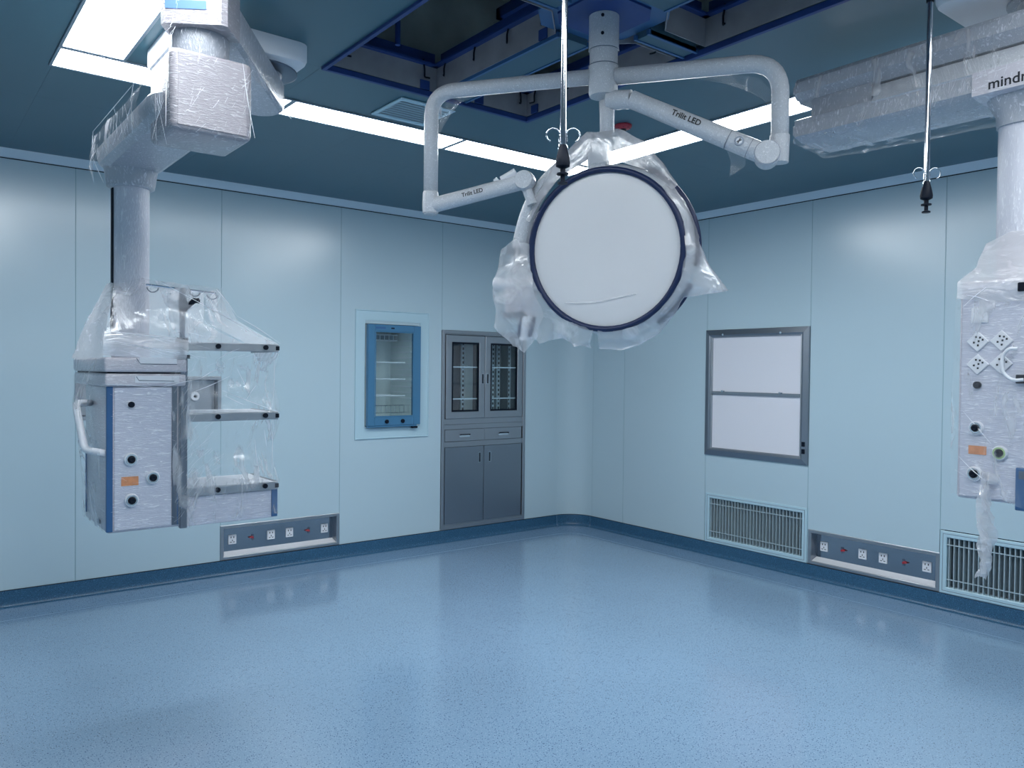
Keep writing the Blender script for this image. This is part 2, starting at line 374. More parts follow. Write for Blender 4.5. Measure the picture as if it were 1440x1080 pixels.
# ================================================================== OPEN PLENUM
pl = Thing('open_ceiling_plenum', 'open rectangular ceiling pit with navy steel frame above the surgical lamp', 'ceiling opening', ((PX0+PX1)/2, (PY0+PY1)/2, H))
bm = B()
for x0, x1, y0, y1 in ((PX0-.3, PX0-.26, PY0-.3, PY1+.3), (PX1+.26, PX1+.3, PY0-.3, PY1+.3), (PX0-.3, PX1+.3, PY0-.3, PY0-.26), (PX0-.3, PX1+.3, PY1+.26, PY1+.3)): box(bm, x0, x1, y0, y1, H+.041, H+.72)
box(bm, PX0-.3, PX1+.3, PY0-.3, PY1+.3, H+.72, H+.76)
pl.part('plenum_shell', bm, 'slab')
for x0, x1, y0, y1 in ((PX0, PX0+.018, PY0, PY1), (PX1-.018, PX1, PY0, PY1), (PX0+.018, PX1-.018, PY1-.018, PY1), (PX0+.018, PX1-.018, PY0, PY0+.018)):
    pl.part('edge_frame', box(B(), x0, x1, y0, y1, H-.012, H+.012, .002), 'navy')
MX, MY = -3.10, -3.50
BW = .085     # half width of the dividing beams
beams = [(-3.155, -2.985, PY0+.018, MY-.20), (-3.155, -2.985, MY+.20, PY1-.018), (PX0+.018, MX-.20, MY-.04, MY+.04), (MX+.20, PX1-.018, MY-.04, MY+.04)]
for x0, x1, y0, y1 in beams:
    b = pl.part('dividing_beam', box(B(), x0+.012, x1-.012, y0, y1, H+.004, H+.10), 'beam')
    bm = B()
    if y1-y0 > x1-x0:
        for x in (x0, x1-.012): box(bm, x, x+.012, y0, y1, H, H+.02)
    else:
        for y in (y0, y1-.012): box(bm, x0, x1, y, y+.012, H, H+.02)
    pl.part('beam_lip', bm, 'stripe', parent=b)
# four cells: grey side plates, blue ledge above, brackets
cells = [(PX0+.018, -3.155, MY+.075, PY1-.018), (-2.985, PX1-.018, MY+.075, PY1-.018), (PX0+.018, -3.155, PY0+.018, MY-.075), (-2.985, PX1-.018, PY0+.018, MY-.075)]
for (x0, x1, y0, y1) in cells:
    inx = x1 if x1 < MX else x0; iny = y0 if y0 > MY else y1      # corner next to the mounting plate is cut off
    sx = 1 if inx == x0 else -1; sy = 1 if iny == y0 else -1
    c = .135
    poly = [(inx+sx*c, iny), (inx+sx*abs(x1-x0), iny), (inx+sx*abs(x1-x0), iny+sy*abs(y1-y0)), (inx, iny+sy*abs(y1-y0)), (inx, iny+sy*c)]
    for k in range(5):
        a = V((*poly[k], 0)); b = V((*poly[(k+1) % 5], 0)); cen = V(((x0+x1)/2, (y0+y1)/2, 0))
        d = (b-a).normalized(); nrm = V((-d.y, d.x, 0)); 
        if (cen-a).dot(nrm) < 0: nrm = -nrm
        bm = B()
        def slabp(o0, o1, z0, z1, bm=bm, a=a, b=b, nrm=nrm):
            ps = [a+nrm*o0, b+nrm*o0, b+nrm*o1, a+nrm*o1]
            skin(bm, [[p+V((0, 0, z0)) for p in ps], [p+V((0, 0, z1)) for p in ps]])
        slabp(0, .003, H+.014, H+.125)
        sp_ = pl.part('side_plate', bm, 'galv')
        bm = B(); slabp(-.02, .030, H+.125, H+.135, bm); slabp(-.03, -.02, H+.135, H+.20, bm)
        pl.part('ledge', bm, 'navy')
        L = (b-a).length
        if L > .3:
            for t in ((.14, .86) if L < .7 else (.10, .38, .66, .92)):
                q = a+d*(L*t)+nrm*.004; bm = B()
                tube(bm, bent([q+V((0, 0, H+.15)), q+nrm*.012+V((0, 0, H+.10)), q+nrm*.012+V((0, 0, H+.065)), q+nrm*.028+d*.02+V((0, 0, H+.06))], .006, 3), .004, 8)
                pl.part('clip', bm, 'black', parent=sp_)
            q = a+d*(L-.07)+nrm*.004; bm = B()
            ang = math.atan2(d.y, d.x); mm = Matrix.Translation((q.x, q.y, 0)) @ Matrix.Rotation(ang, 4, 'Z')
            box(bm, -.025, .025, -.004, .006, H+.014, H+.055, mat=mm); pl.part('notch', bm, 'navy', parent=sp_)
    # hanging upper frame with vertical rods
    bm = B(); zz = H+.40; m_ = .10
    for q0, q1, w0, w1 in ((x0+m_, x1-m_, y0+m_, y0+m_+.03), (x0+m_, x1-m_, y1-m_-.03, y1-m_), (x0+m_, x0+m_+.03, y0+m_, y1-m_), (x1-m_-.03, x1-m_, y0+m_, y1-m_)): box(bm, q0, q1, w0, w1, zz, zz+.05)
    pl.part('upper_frame', bm, 'navy')
    bm = B(); cyl(bm, ((x0+x1)/2, y1-m_-.015, H+.13), ((x0+x1)/2, y1-m_-.015, H+.72), .012, n=8); pl.part('hanger_rod', bm, 'navy')
# mounting plate in the middle (octagonal)
bm = B(); s_, k_ = .215, .09
prism(bm, [(MX-s_, MY-s_+k_), (MX-s_+k_, MY-s_), (MX+s_-k_, MY-s_), (MX+s_, MY-s_+k_), (MX+s_, MY+s_-k_), (MX+s_-k_, MY+s_), (MX-s_+k_, MY+s_), (MX-s_, MY+s_-k_)], 'z', H+.03, H+.05)
mp_ = pl.part('mounting_plate', bm, 'stripe')
bm = B(); prism(bm, [(MX-.15, MY-.15+.06), (MX-.15+.06, MY-.15), (MX+.09, MY-.15), (MX+.15, MY-.09), (MX+.15, MY+.09), (MX+.09, MY+.15), (MX-.09, MY+.15), (MX-.15, MY+.09)], 'z', H+.022, H+.03)
pl.part('inner_plate', bm, 'navy', parent=mp_)
# ================================================================== CEILING LIGHTS
LN = {
    'N': ['white ceiling light panel at the left end of the row, behind the pendant arm', 'middle ceiling light panel along the left wall, crossed by the lamp arm', 'ceiling light panel by the left wall nearest the corner, behind the lamp head'],
    'E': ['ceiling light panel on the right side nearest the corner, behind the lamp dome', 'ceiling light panel on the right side, behind the lamp arm elbow', 'ceiling light panel on the right side above the wrapped pendant arm'],
    'W': ['bright ceiling light panel at the top left, at right angles to the row', 'ceiling light panel on the left side above the camera', 'ceiling light panel on the left side behind the camera'],
    'S': ['rear ceiling light panel, leftmost of the three behind the camera', 'rear ceiling light panel, middle one of the three behind the camera', 'rear ceiling light panel, rightmost of the three behind the camera']}
def light(x0, x1, y0, y1, lab):
    t = Thing('ceiling_light', lab, 'ceiling light', ((x0+x1)/2, (y0+y1)/2, H), 'ceiling light panels in a ring')
    f = .013; bm = B(); z0 = H-.008
    box(bm, x0, x1, y0, y0+f, z0, H-.0005, .0015, 1); box(bm, x0, x1, y1-f, y1, z0, H-.0005, .0015, 1)
    box(bm, x0, x0+f, y0+f, y1-f, z0, H-.0005, .0015, 1); box(bm, x1-f, x1, y0+f, y1-f, z0, H-.0005, .0015, 1)
    t.part('frame', bm, 'lframe')
    bm = B(); box(bm, x0+f, x1-f, y0+f, y1-f, H-.005, H-.0005); t.part('diffuser', bm, 'light')
for i in range(3):
    light(-4.655+i, -3.665+i+.01, -1.960, -1.705, LN['N'][i])
    light(-1.882, -1.638, -2.985-i, -1.995-i+.025, LN['E'][i])
    light(-4.655, -4.405, -2.985-i+.005, -1.965-i, LN['W'][i])
    light(-4.655+i, -3.665+i+.01, -5.225, -4.985-.01, LN['S'][i])
# --- ceiling exhaust vent
t = Thing('ceiling_vent', 'small white louvred vent in the ceiling beside the open pit', 'ceiling vent', (-3.125, -2.165, H))
bm = B(); x0, x1, y0, y1 = -3.28, -2.97, -2.325, -2.015
for q in ((x0, x1, y0, y0+.022), (x0, x1, y1-.022, y1), (x0, x0+.022, y0+.022, y1-.022), (x1-.022, x1, y0+.022, y1-.022)): box(bm, *q, H-.010, H-.0005, .003, 1)
t.part('frame', bm, 'wframe')
t.part('backing', box(B(), x0+.02, x1-.02, y0+.02, y1-.02, H-.002, H-.0005), 'trim')
for k in range(9):
    yy = y0+.034+k*.0303; mm = Matrix.Translation(((x0+x1)/2, yy, H-.006)) @ Matrix.Rotation(.22, 4, 'X')
    t.part('slat', box(B(), -.133, .133, -.0132, .0132, -.0008, .0008, mat=mm), 'wframe')
# --- red detector
t = Thing('smoke_detector', 'round dark red detector cap on the ceiling above the lamp dome', 'detector', (-2.16, -2.69, H))
bm = B(); lathe(bm, [(.045, 0), (.045, -.008), (.040, -.016), (.030, -.020), (.018, -.021)], (-2.16, -2.69, H-.0005), n=28); hh = t.part('cover', bm, 'red', smooth=30)
bm = B(); lathe(bm, [(.016, 0), (.014, -.012), (.006, -.014)], (-2.16, -2.69, H-.021), n=16); t.part('sensor', bm, 'dark', smooth=30)
for k in range(8):
    a = k*PI/4; bm = B(); box(bm, -.004, .004, .022, .036, -.0195, -.0165, mat=Matrix.Translation((-2.16, -2.69, H)) @ Matrix.Rotation(a, 4, 'Z')); t.part('slot', bm, 'dark')
# ================================================================== WALL FIXTURES
# a fixture is written in wall coordinates (u along wall, d out of the wall into the room, z) and mapped by wall
def mapper(wall):
    if wall == 'L': return lambda u, d, z: V((u, -d, z))
    return lambda u, d, z: V((-d, u, z))
def wbox(bm, wall, u0, u1, d0, d1, z0, z1, bev=0, seg=1):
    if wall == 'L': return box(bm, u0, u1, -d1, -d0, z0, z1, bev, seg)
    return box(bm, -d1, -d0, u0, u1, z0, z1, bev, seg)
def wframe(bm, wall, u0, u1, z0, z1, wd, prof):
    """mitred frame swept round the rectangle; prof = [(inward, depth)]"""
    mpv = mapper(wall); rs = []
    for (u, z, su, sz) in ((u0, z0, 1, 1), (u1, z0, -1, 1), (u1, z1, -1, -1), (u0, z1, 1, -1)):
        rs.append([mpv(u+su*i*wd, d, z+sz*i*wd) for i, d in prof])
    R = [[bm.verts.new(p) for p in r] for r in rs]; n = len(prof)
    for k in range(4):
        for j in range(n): bm.faces.new((R[k][j], R[k][(j+1) % n], R[(k+1) % 4][(j+1) % n], R[(k+1) % 4][j]))
    return bm
def socket(t, wall, u, z, back):
    """five-hole socket plate"""
    bm = B(); wbox(bm, wall, u-.029, u+.029, back, back+.007, z-.034, z+.034, .003)
    s = t.part('socket', bm, 'white'); mpv = mapper(wall); sg = 1 if wall == 'L' else -1
    bm = B()
    for du, dz, wu, wz in ((-.010, .016, .003, .008), (.010, .016, .003, .008), (0, -.006, .0025, .007), (-.011, -.018, .0065, .003), (.011, -.018, .0065, .003)):
        wbox(bm, wall, u+du-wu, u+du+wu, back+.007, back+.0076, z+dz-wz/1.3, z+dz+wz/1.3)
    t.part('socket_holes', bm, 'black', parent=s)
def socket_box(wall, u0, u1, z0, z1, us, reds, label, dep=.06):
    mpv = mapper(wall); uc = (u0+u1)/2
    t = Thing('socket_box', label, 'socket box', mpv(uc, 0, z0), 'recessed steel socket boxes')
    bm = wframe(B(), wall, u0, u1, z0, z1, .024, [(0, .0005), (0, .005), (.15, .007), (.85, .007), (1, .004), (1, -.002)])
    t.part('frame', bm, 'steel')
    bm = B(); wbox(bm, wall, u0+.03, u1-.03, -dep-.002, -dep, z0+.03, z1-.03); t.part('back_plate', bm, 'steelm')
    sl = B(); i0, i1, k0, k1 = u0+.024, u1-.024, z0+.022, z1-.022
    a = [mpv(i0, 0, k0), mpv(i1, 0, k0), mpv(i1, -dep, k0+.025), mpv(i0, -dep, k0+.025)]; sl.faces.new([sl.verts.new(p) for p in a])
    t.part('sloping_sill', sl, 'sill', label='sloping steel sill with the ceiling light reflection painted in')
    sd = B()
    for q in ((mpv(i0, 0, k1), mpv(i1, 0, k1), mpv(i1, -dep, k1-.004), mpv(i0, -dep, k1-.004)), (mpv(i0, 0, k0), mpv(i0, 0, k1), mpv(i0+.006, -dep, k1), mpv(i0+.006, -dep, k0)), (mpv(i1, 0, k0), mpv(i1, 0, k1), mpv(i1-.006, -dep, k1), mpv(i1-.006, -dep, k0))):
        sd.faces.new([sd.verts.new(p) for p in q])
    t.part('side_plates', sd, 'steeld')
    zc = (z0+z1)/2+.005
    for u in us: socket(t, wall, u, zc, -dep)
    for u in reds:
        bm = B(); cyl(bm, mpv(u, -dep, zc), mpv(u, -dep+.022, zc), .0085, .007, 12)
        tube(bm, [mpv(u-.022, -dep+.014, zc), mpv(u+.006, -dep+.016, zc)], .0045, 8); t.part('earth_terminal', bm, 'red')
        bm = B(); wbox(bm, wall, u-.004, u+.016, -dep+.0005, -dep+.0015, zc-.022, zc+.022); t.part('terminal_tag', bm, 'tablet')
    return t
socket_box('L', -3.372, -2.464, .1035, .350, [-3.268, -2.983, -2.841, -2.560], [-3.125, -2.694], 'recessed steel box with four white sockets low on the left wall under the wrapped shelves')
socket_box('R', -3.389, -2.482, .1035, .350, [-2.570, -2.855, -2.998, -3.285], [-2.712, -3.140], 'recessed steel box with four white sockets between two grilles low on the right wall')
# --- return air grilles
def grille(u0, u1, z0, z1, label):
    t = Thing('return_air_grille', label, 'air grille', V((0, (u0+u1)/2, z0)), 'return air grilles on the right wall')
    W = 'R'; fw_ = .040
    bm = wframe(B(), W, u0, u1, z0, z1, fw_, [(0, .0005), (0, .010), (.12, .013), (.9, .013), (1, .010), (1, -.03)])
    t.part('frame', bm, 'wframe')
    bm = wframe(B(), W, u0+fw_*.42, u1-fw_*.42, z0+fw_*.42, z1-fw_*.42, .0025, [(0, .0128), (0, .0136), (1, .0136), (1, .0128)]); t.part('frame_groove', bm, 'tablet')
    bm = B(); wbox(bm, W, u0+.03, u1-.03, -.062, -.06, z0+.03, z1-.03); t.part('filter', bm, 'filt')
    bm = B()
    for q in ((u0+.036, u1-.036, z0+.030, z0+.036), (u0+.036, u1-.036, z1-.036, z1-.030)): wbox(bm, W, q[0], q[1], -.06, 0, q[2], q[3])
    for q in ((u0+.030, u0+.036), (u1-.036, u1-.030)): wbox(bm, W, q[0], q[1], -.06, 0, z0+.03, z1-.03)
    t.part('duct_collar', bm, 'galv')
    n = int((u1-u0-2*fw_)/.0283); first = None; o0 = None
    for k in range(n):
        u = u0+fw_+.0283*(k+.7)
        if u > u1-fw_-.008: break
        if o0 is None:
            bm = B(); wbox(bm, W, u-.0025, u+.0025, -.022, .003, z0+fw_, z1-fw_); o0 = t.part('bar', bm, 'bar'); uu = u
        else:
            c = o0.copy(); COL.objects.link(c); c.location = V((0, u-uu, 0))
    for z in (z0+.090, z0+.110 if 0 else z1-.085):
        bm = B(); wbox(bm, W, u0+fw_, u1-fw_, .0032, .0075, z-.003, z+.003); t.part('cross_bar', bm, 'bar')
    return t
grille(-2.474, -1.570, .104, .500, 'pale grey return air grille in the right wall left of the steel socket box')
grille(-4.296, -3.392, .104, .495, 'pale grey return air grille in the right wall beneath the right wrapped pendant')
# --- light box (x-ray film viewer)
t = Thing('film_viewer', 'steel framed white light box with two stacked panels on the right wall', 'light box', V((0, -2.011, .806)))
u0, u1, z0, z1 = -2.470, -1.553, .806, 1.806; W = 'R'
t.part('frame', wframe(B(), W, u0, u1, z0, z1, .055, [(0, .0005), (0, .012), (.08, .016), (.75, .026), (1, .020), (1, -.002)]), 'steeld')
t.part('inner_bead', wframe(B(), W, u0+.054, u1-.054, z0+.048, z1-.048, .014, [(0, .0), (0, .019), (.5, .021), (1, .012), (1, 0)]), 'steel')
mz = 1.306
for a, b, nm in ((mz+.012, z1-.05, 'upper'), (z0+.05, mz-.012, 'lower')):
    bm = B(); wbox(bm, W, u0+.06, u1-.06, -.01, .004, a, b); t.part('screen', bm, 'opal')
bm = B(); wbox(bm, W, u0+.066, u1-.066, .004, .020, mz-.012, mz+.012, .003); rail = t.part('middle_rail', bm, 'steel')
for z in (mz+.014, z1-.040):
    for u in (-2.247, -1.733):
        bm = B(); cyl(bm, V((-.020, u, z)), V((-.036, u, z)), .008, n=12); box(bm, -.024, -.020, u-.016, u+.016, z-.004, z+.004); t.part('film_clip', bm, 'chrome', smooth=30)
for z in (.957, .905):
    bm = B(); wbox(bm, W, -2.452, -2.428, .018, .028, z-.017, z+.017, .002); s = t.part('switch', bm, 'black')
# --- medical gas box behind the left pendant
t = Thing('gas_outlet_box', 'recessed steel box with white gas outlets on the left wall behind the wrapped pendant', 'gas box', V((-3.825, 0, 1.125)))
u0, u1, z0, z1 = -4.28, -3.370, 1.12, 1.402; W = 'L'
t.part('frame', wframe(B(), W, u0, u1, z0, z1, .026, [(0, .0005), (0, .006), (.15, .008), (.85, .008), (1, .004), (1, -.002)]), 'steel')
bm = B(); wbox(bm, W, u0+.03, u1-.03, -.052, -.05, z0+.03, z1-.03); t.part('back_plate', bm, 'steel')
sd = B(); i0, i1, k0, k1 = u0+.026, u1-.026, z0+.026, z1-.026; mpv = mapper('L')
for q in ((mpv(i0, 0, k0), mpv(i1, 0, k0), mpv(i1, -.05, k0), mpv(i0, -.05, k0)), (mpv(i0, 0, k1), mpv(i1, 0, k1), mpv(i1, -.05, k1), mpv(i0, -.05, k1)), (mpv(i0, 0, k0), mpv(i0, 0, k1), mpv(i0, -.05, k1), mpv(i0, -.05, k0)), (mpv(i1, 0, k0), mpv(i1, 0, k1), mpv(i1, -.05, k1), mpv(i1, -.05, k0))):
    sd.faces.new([sd.verts.new(p) for p in q])
t.part('side_plates', sd, 'steeld')
for u in (-4.16, -3.96, -3.76, -3.535):
    bm = B(); lathe(bm, [(.030, 0), (.032, .01), (.028, .018), (.014, .018), (.013, .008), (0, .008)], mpv(u, -.05, 1.262), (0, -1, 0), 24); g = t.part('gas_outlet', bm, 'white', smooth=30)
    bm = B(); cyl(bm, mpv(u, -.042, 1.262), mpv(u, -.030, 1.262), .008, n=12); t.part('outlet_pin', bm, 'black', parent=g)
# --- blue fridge
t = Thing('warming_cabinet', 'blue glass door cabinet with wire shelves set in a pale frame in the left wall', 'cabinet', V((-2.015, 0, .913)))
u0, u1, z0, z1 = -2.341, -1.669, .910, 1.932; W = 'L'
bm = wframe(B(), W, u0, u1, z0, z1, .085, [(0, .0005), (0, .010), (.06, .012), (.12, .007), (.9, .007), (1, .006), (1, -.05)])
t.part('surround', bm, 'wframe', label='pale flat surround frame')
bu0, bu1, bz0, bz1 = -2.250, -1.772, 1.016, 1.818
bm = B(); wbox(bm, W, bu0+.004, bu1-.004, -.40, -.395, bz0, bz1)
wbox(bm, W, bu0+.004, bu0+.03, -.395, .012, bz0, bz1); wbox(bm, W, bu1-.03, bu1-.004, -.395, .012, bz0, bz1)
wbox(bm, W, bu0+.03, bu1-.03, -.395, .012, bz0, bz0+.03); wbox(bm, W, bu0+.03, bu1-.03, -.395, .012, bz1-.03, bz1)
t.part('liner', bm, 'inner')
d0, d1 = .013, .052
gu0, gu1, gz0, gz1 = -2.192, -1.838, 1.085, 1.765
bm = B(); wbox(bm, W, bu0, gu0, d0, d1, bz0, bz1, .003); wbox(bm, W, gu1, bu1, d0, d1, bz0, bz1, .003)
wbox(bm, W, gu0, gu1, d0, d1, bz0, gz0, .003); wbox(bm, W, gu0, gu1, d0, d1, gz1, bz1, .003)
door = t.part('door', bm, 'blue')
bm = B(); wbox(bm, W, gu0, gu1, d1-.012, d1-.010, gz0, gz1); t.part('glass_pane', bm, 'glass', parent=door)
bm = wframe(B(), W, gu0, gu1, gz0, gz1, .008, [(0, .0525), (0, .0535), (1, .0535), (1, .045)]); t.part('gasket', bm, 'blue', parent=door)
bm = B(); wbox(bm, W, bu0+.002, bu1-.03, d0, d1-.006, bz0-.014, bz0-.001, .002); t.part('bottom_strip', bm, 'blue')
for u in (-2.085, -1.940):
    bm = B(); lathe(bm, [(.016, 0), (.016, .012), (.012, .016)], V((u, -d1, 1.048)), (0, -1, 0), 16); k = t.part('lock', bm, 'black', parent=door, smooth=30)
bm = B(); wbox(bm, W, bu1-.07, bu1-.02, d0, d1-.01, bz0-.030, bz0-.015); t.part('hinge', bm, 'black')
bm = B(); wbox(bm, W, -2.05, -2.02, d1+.0002, d1+.001, 1.786, 1.797); t.part('door_badge', bm, 'black', parent=door)
bm = B(); wbox(bm, W, -2.19, -2.10, d1+.0002, d1+.001, 1.783, 1.80); t.part('printed_label', bm, 'stripe', parent=door, label='dark blue printed mark at the top left of the door')
# shelves and wire basket
for z in (1.52, 1.385, 1.25):
    bm = B()
    for k in range(5): tube(bm, [V((-2.215, .03+.08*k, z)), V((-1.88, .03+.08*k, z))], .003, 6)
    for k in range(14): tube(bm, [V((-2.205+.0245*k, .02, z)), V((-2.205+.0245*k, .36, z))], .0018, 5)
    tube(bm, [V((-2.215, .02, z)), V((-1.88, .02, z))], .005, 6); t.part('wire_shelf', bm, 'white')
bm = B()
for z in (1.11, 1.17): tube(bm, [V((-2.215, .05, z)), V((-1.81, .05, z))], .003, 6)
for k in range(10): tube(bm, [V((-2.205+.042*k, .05, 1.11)), V((-2.205+.042*k, .05, 1.17))], .002, 5)
t.part('wire_basket', bm, 'chrome')
for k in range(11):
    bm = B(); box(bm, -1.815, -1.803, .04, .37, 1.22+.048*k, 1.228+.048*k); t.part('shelf_ridge', bm, 'white')
bm = B(); box(bm, -2.055, -1.835, .22, .385, 1.70, 1.755, .004); fan = t.part('fan_cover', bm, 'white')
bm = B()
for k in range(5): box(bm, -2.040+.042*k, -2.008+.042*k, .216, .221, 1.71, 1.745)
t.part('fan_slots', bm, 'tablet', parent=fan)
bm = B(); box(bm, -1.99, -1.975, .37, .394, 1.45, 1.49); t.part('thermostat', bm, 'black')
# --- stainless steel instrument cabinet
t = Thing('instrument_cabinet', 'built-in stainless steel cabinet with two glazed doors, two drawers and two lower doors', 'cabinet', V((-1.082, 0, .103)))
u0, u1, z0, z1 = -1.536, -.628, .1035, 1.802
bm = wframe(B(), W, u0, u1, z0, z1, .030, [(0, .0005), (0, .008), (.1, .010), (.9, .010), (1, .007), (1, -.02)]); t.part('frame', bm, 'steel')
bm = B()
for a, b, c, d in ((u0+.03, u1-.03, z0+.03, z0+.045), (u0+.03, u1-.03, 1.000, 1.045), (u0+.03, u1-.03, .957, .998), (u0+.03, u1-.03, .806, .850), (u0+.03, u1-.03, z1-.036, z1-.03), (-1.095, -1.083, .85, .958)): t.part('rail', wbox(B(), W, a, b, -.02, 0.004, c, d), 'steel')
bm = B(); x0, x1 = u0+.02, u1-.02
box(bm, x0, x1, .335, .34, .12, 1.79)
for x in (x0, x1-.004): box(bm, x, x+.004, .0, .335, .12, 1.79)
box(bm, x0, x1, 0, .335, .12, .124); box(bm, x0, x1, 0, .335, 1.786, 1.79); box(bm, x0, x1, .01, .335, 1.0, 1.004); box(bm, x0, x1, .02, .335, .830, .834)
t.part('carcass', bm, 'carc')
def cdoor(a, b, c, d, wdt, glazed, hu, hz, hh):
    if glazed:
        bm = wframe(B(), W, a, b, c, d, wdt, [(0, -.012), (0, .010), (.06, .012), (.94, .012), (1, .009), (1, -.012)])
        dr = t.part('glazed_door', bm, 'steel')
        bm = B(); wbox(bm, W, a+wdt, b-wdt, -.002, 0, c+wdt, d-wdt); t.part('glass_pane', bm, 'glass', parent=dr)
        bm = wframe(B(), W, a+wdt, b-wdt, c+wdt, d-wdt, .014, [(0, .009), (0, .0095), (1, .009), (1, .002)]); t.part('gasket', bm, 'black', parent=dr)
    else:
        bm = B(); wbox(bm, W, a, b, -.012, .010, c, d, .002); dr = t.part('lower_door', bm, 'steeld')
    bm = wframe(B(), W, hu-.013, hu+.013, hz-hh, hz+hh, .004, [(0, .010), (0, .015), (1, .015), (1, .011)]); t.part('handle', bm, 'chrome', parent=dr)
    bm = B(); wbox(bm, W, hu-.009, hu+.009, .0101, .0125, hz-hh+.004, hz+hh-.004); t.part('handle_recess', bm, 'dark', parent=dr)
cdoor(-1.498, -1.093, 1.047, 1.762, .060, True, -1.117, 1.39, .045)
cdoor(-1.089, -.668, 1.047, 1.762, .060, True, -1.063, 1.39, .045)
cdoor(-1.500, -1.096, .150, .804, 0, False, -1.142, .704, .045)
cdoor(-1.091, -.672, .150, .804, 0, False, -1.034, .704, .045)
for a, b in ((-1.500, -1.096), (-1.082, -.672)):
    bm = B(); wbox(bm, W, a, b, -.010, .008, .853, .955, .002); dr = t.part('drawer', bm, 'steel')
    c = (a+b)/2; bm = B(); tube(bm, bent([V((c-.05, -.008, .905)), V((c-.05, -.022, .910)), V((c+.05, -.022, .910)), V((c+.05, -.008, .905))], .006, 3), .004, 8); t.part('handle', bm, 'black', parent=dr)
    bm = B(); wbox(bm, W, c-.055, c+.055, .0082, .0092, .888, .903); t.part('handle_plate', bm, 'chrome', parent=dr)
for z in (1.215, 1.49):
    bm = B(); box(bm, x0+.01, x1-.01, .03, .32, z-.004, z+.004); t.part('glass_shelf', bm, 'glass')
    bm = B(); box(bm, x0+.01, x1-.01, .026, .032, z-.005, z+.005); t.part('shelf_edge', bm, 'trim')
for x in (-1.105, -.765, -.70):
    bm = B(); box(bm, x-.016, x+.016, .31, .33, 1.03, 1.77); st = t.part('shelf_strip', bm, 'trim')
    bm = B()
    for k in range(17): box(bm, x-.007, x+.007, .307, .3105, 1.06+.042*k, 1.082+.042*k)
    t.part('strip_slots', bm, 'black', parent=st)
for y in (.07, .20):
    bm = B(); box(bm, x1-.014, x1-.005, y-.014, y+.014, 1.03, 1.77); st = t.part('shelf_strip', bm, 'trim')
    bm = B()
    for k in range(17): box(bm, x1-.0145, x1-.0135, y-.007, y+.007, 1.06+.042*k, 1.082+.042*k)
    t.part('strip_slots', bm, 'black', parent=st)
bm = B(); box(bm, -1.075, -.985, .325, .333, 1.03, 1.77); t.part('liner_panel', bm, 'inner')
bm = B(); tube(bm, [V((-1.42, .12, 1.76)), V((-1.40, .11, 1.6)), V((-1.37, .10, 1.45)), V((-1.39, .10, 1.25)), V((-1.41, .12, 1.05))], .010, 8, smooth=5); t.part('cable', bm, 'tablet', smooth='all')
# ================================================================== LEFT PENDANT
def gas_outlet(t, c, ax, r, ringmat='chrome', core='black'):
    ax = V(ax).normalized()
    bm = B(); lathe(bm, [(r, 0), (r*1.02, .006), (r*.92, .012), (r*.72, .012), (r*.70, .008), (0, .008)], c, ax, 24); g = t.part('gas_outlet', bm, 'white', smooth=30)
    bm = B(); lathe(bm, [(r*.80, .0115), (r*.80, .014), (r*.60, .014), (r*.60, .0115)], c, ax, 24, cap=False); t.part('outlet_ring', bm, ringmat, parent=g, smooth=30)
    bm = B(); lathe(bm, [(r*.50, .008), (r*.50, .020), (r*.30, .024), (0, .022)], c, ax, 18); t.part('outlet_core', bm, core, parent=g, smooth=30)
def rounded_rect(x0, x1, y0, y1, r, k=6):
    pts = []
    for cx, cy, a0 in ((x1-r, y1-r, 0), (x0+r, y1-r, PI/2), (x0+r, y0+r, PI), (x1-r, y0+r, 1.5*PI)):
        for i in range(k+1): a = a0+PI/2*i/k; pts.append((cx+r*math.cos(a), cy+r*math.sin(a)))
    return pts
def capsule_outline(a, b, r, k=10):
    a = V(a); b = V(b); d = (b-a).normalized(); ang = math.atan2(d.y, d.x); pts = []
    for c, a0 in ((b, ang-PI/2), (a, ang+PI/2)):
        for i in range(k+1): t = a0+PI*i/k; pts.append((c.x+r*math.cos(t), c.y+r*math.sin(t)))
    return pts
def stadium(bm, a, b, r, prof, k=10):
    """stack of capsule outlines; prof=[(inset,z)]"""
    return skin(bm, [[V((x, y, z)) for x, y in capsule_outline(a, b, r-i, k)] for i, z in prof])
t = Thing('medical_pendant', 'ceiling-hung white pendant wrapped in cling film with three shelves, in front of the left wall', 'medical pendant', (-4.11, -2.35, 2.76), 'film-wrapped ceiling pendants')
LP = t
bm = B(); skin(bm, [[V((x, y, z)) for x, y in rounded_rect(-4.36+i, -3.862-i, -2.615+i, -2.09-i, .05)] for i, z in ((0, 2.7595), (0, 2.70), (.006, 2.685), (.02, 2.68))])
t.part('ceiling_cover', bm, 'white', smooth=40)
MTX, MTY = -4.00, -2.42
bm = B(); lathe(bm, [(.15, 2.679), (.15, 2.674), (.145, 2.672), (.09, 2.668), (.085, 2.65)], (MTX, MTY, 0), n=40); t.part('bearing_disc', bm, 'tablet', smooth=30)
bm = B(); stadium(bm, (MTX, MTY), (-4.40, -3.02), .098, [(.02, 2.520), (.004, 2.530), (0, 2.545), (0, 2.630), (.012, 2.650), (.03, 2.655)])
ua = t.part('upper_arm', bm, 'wrapd', smooth=30)
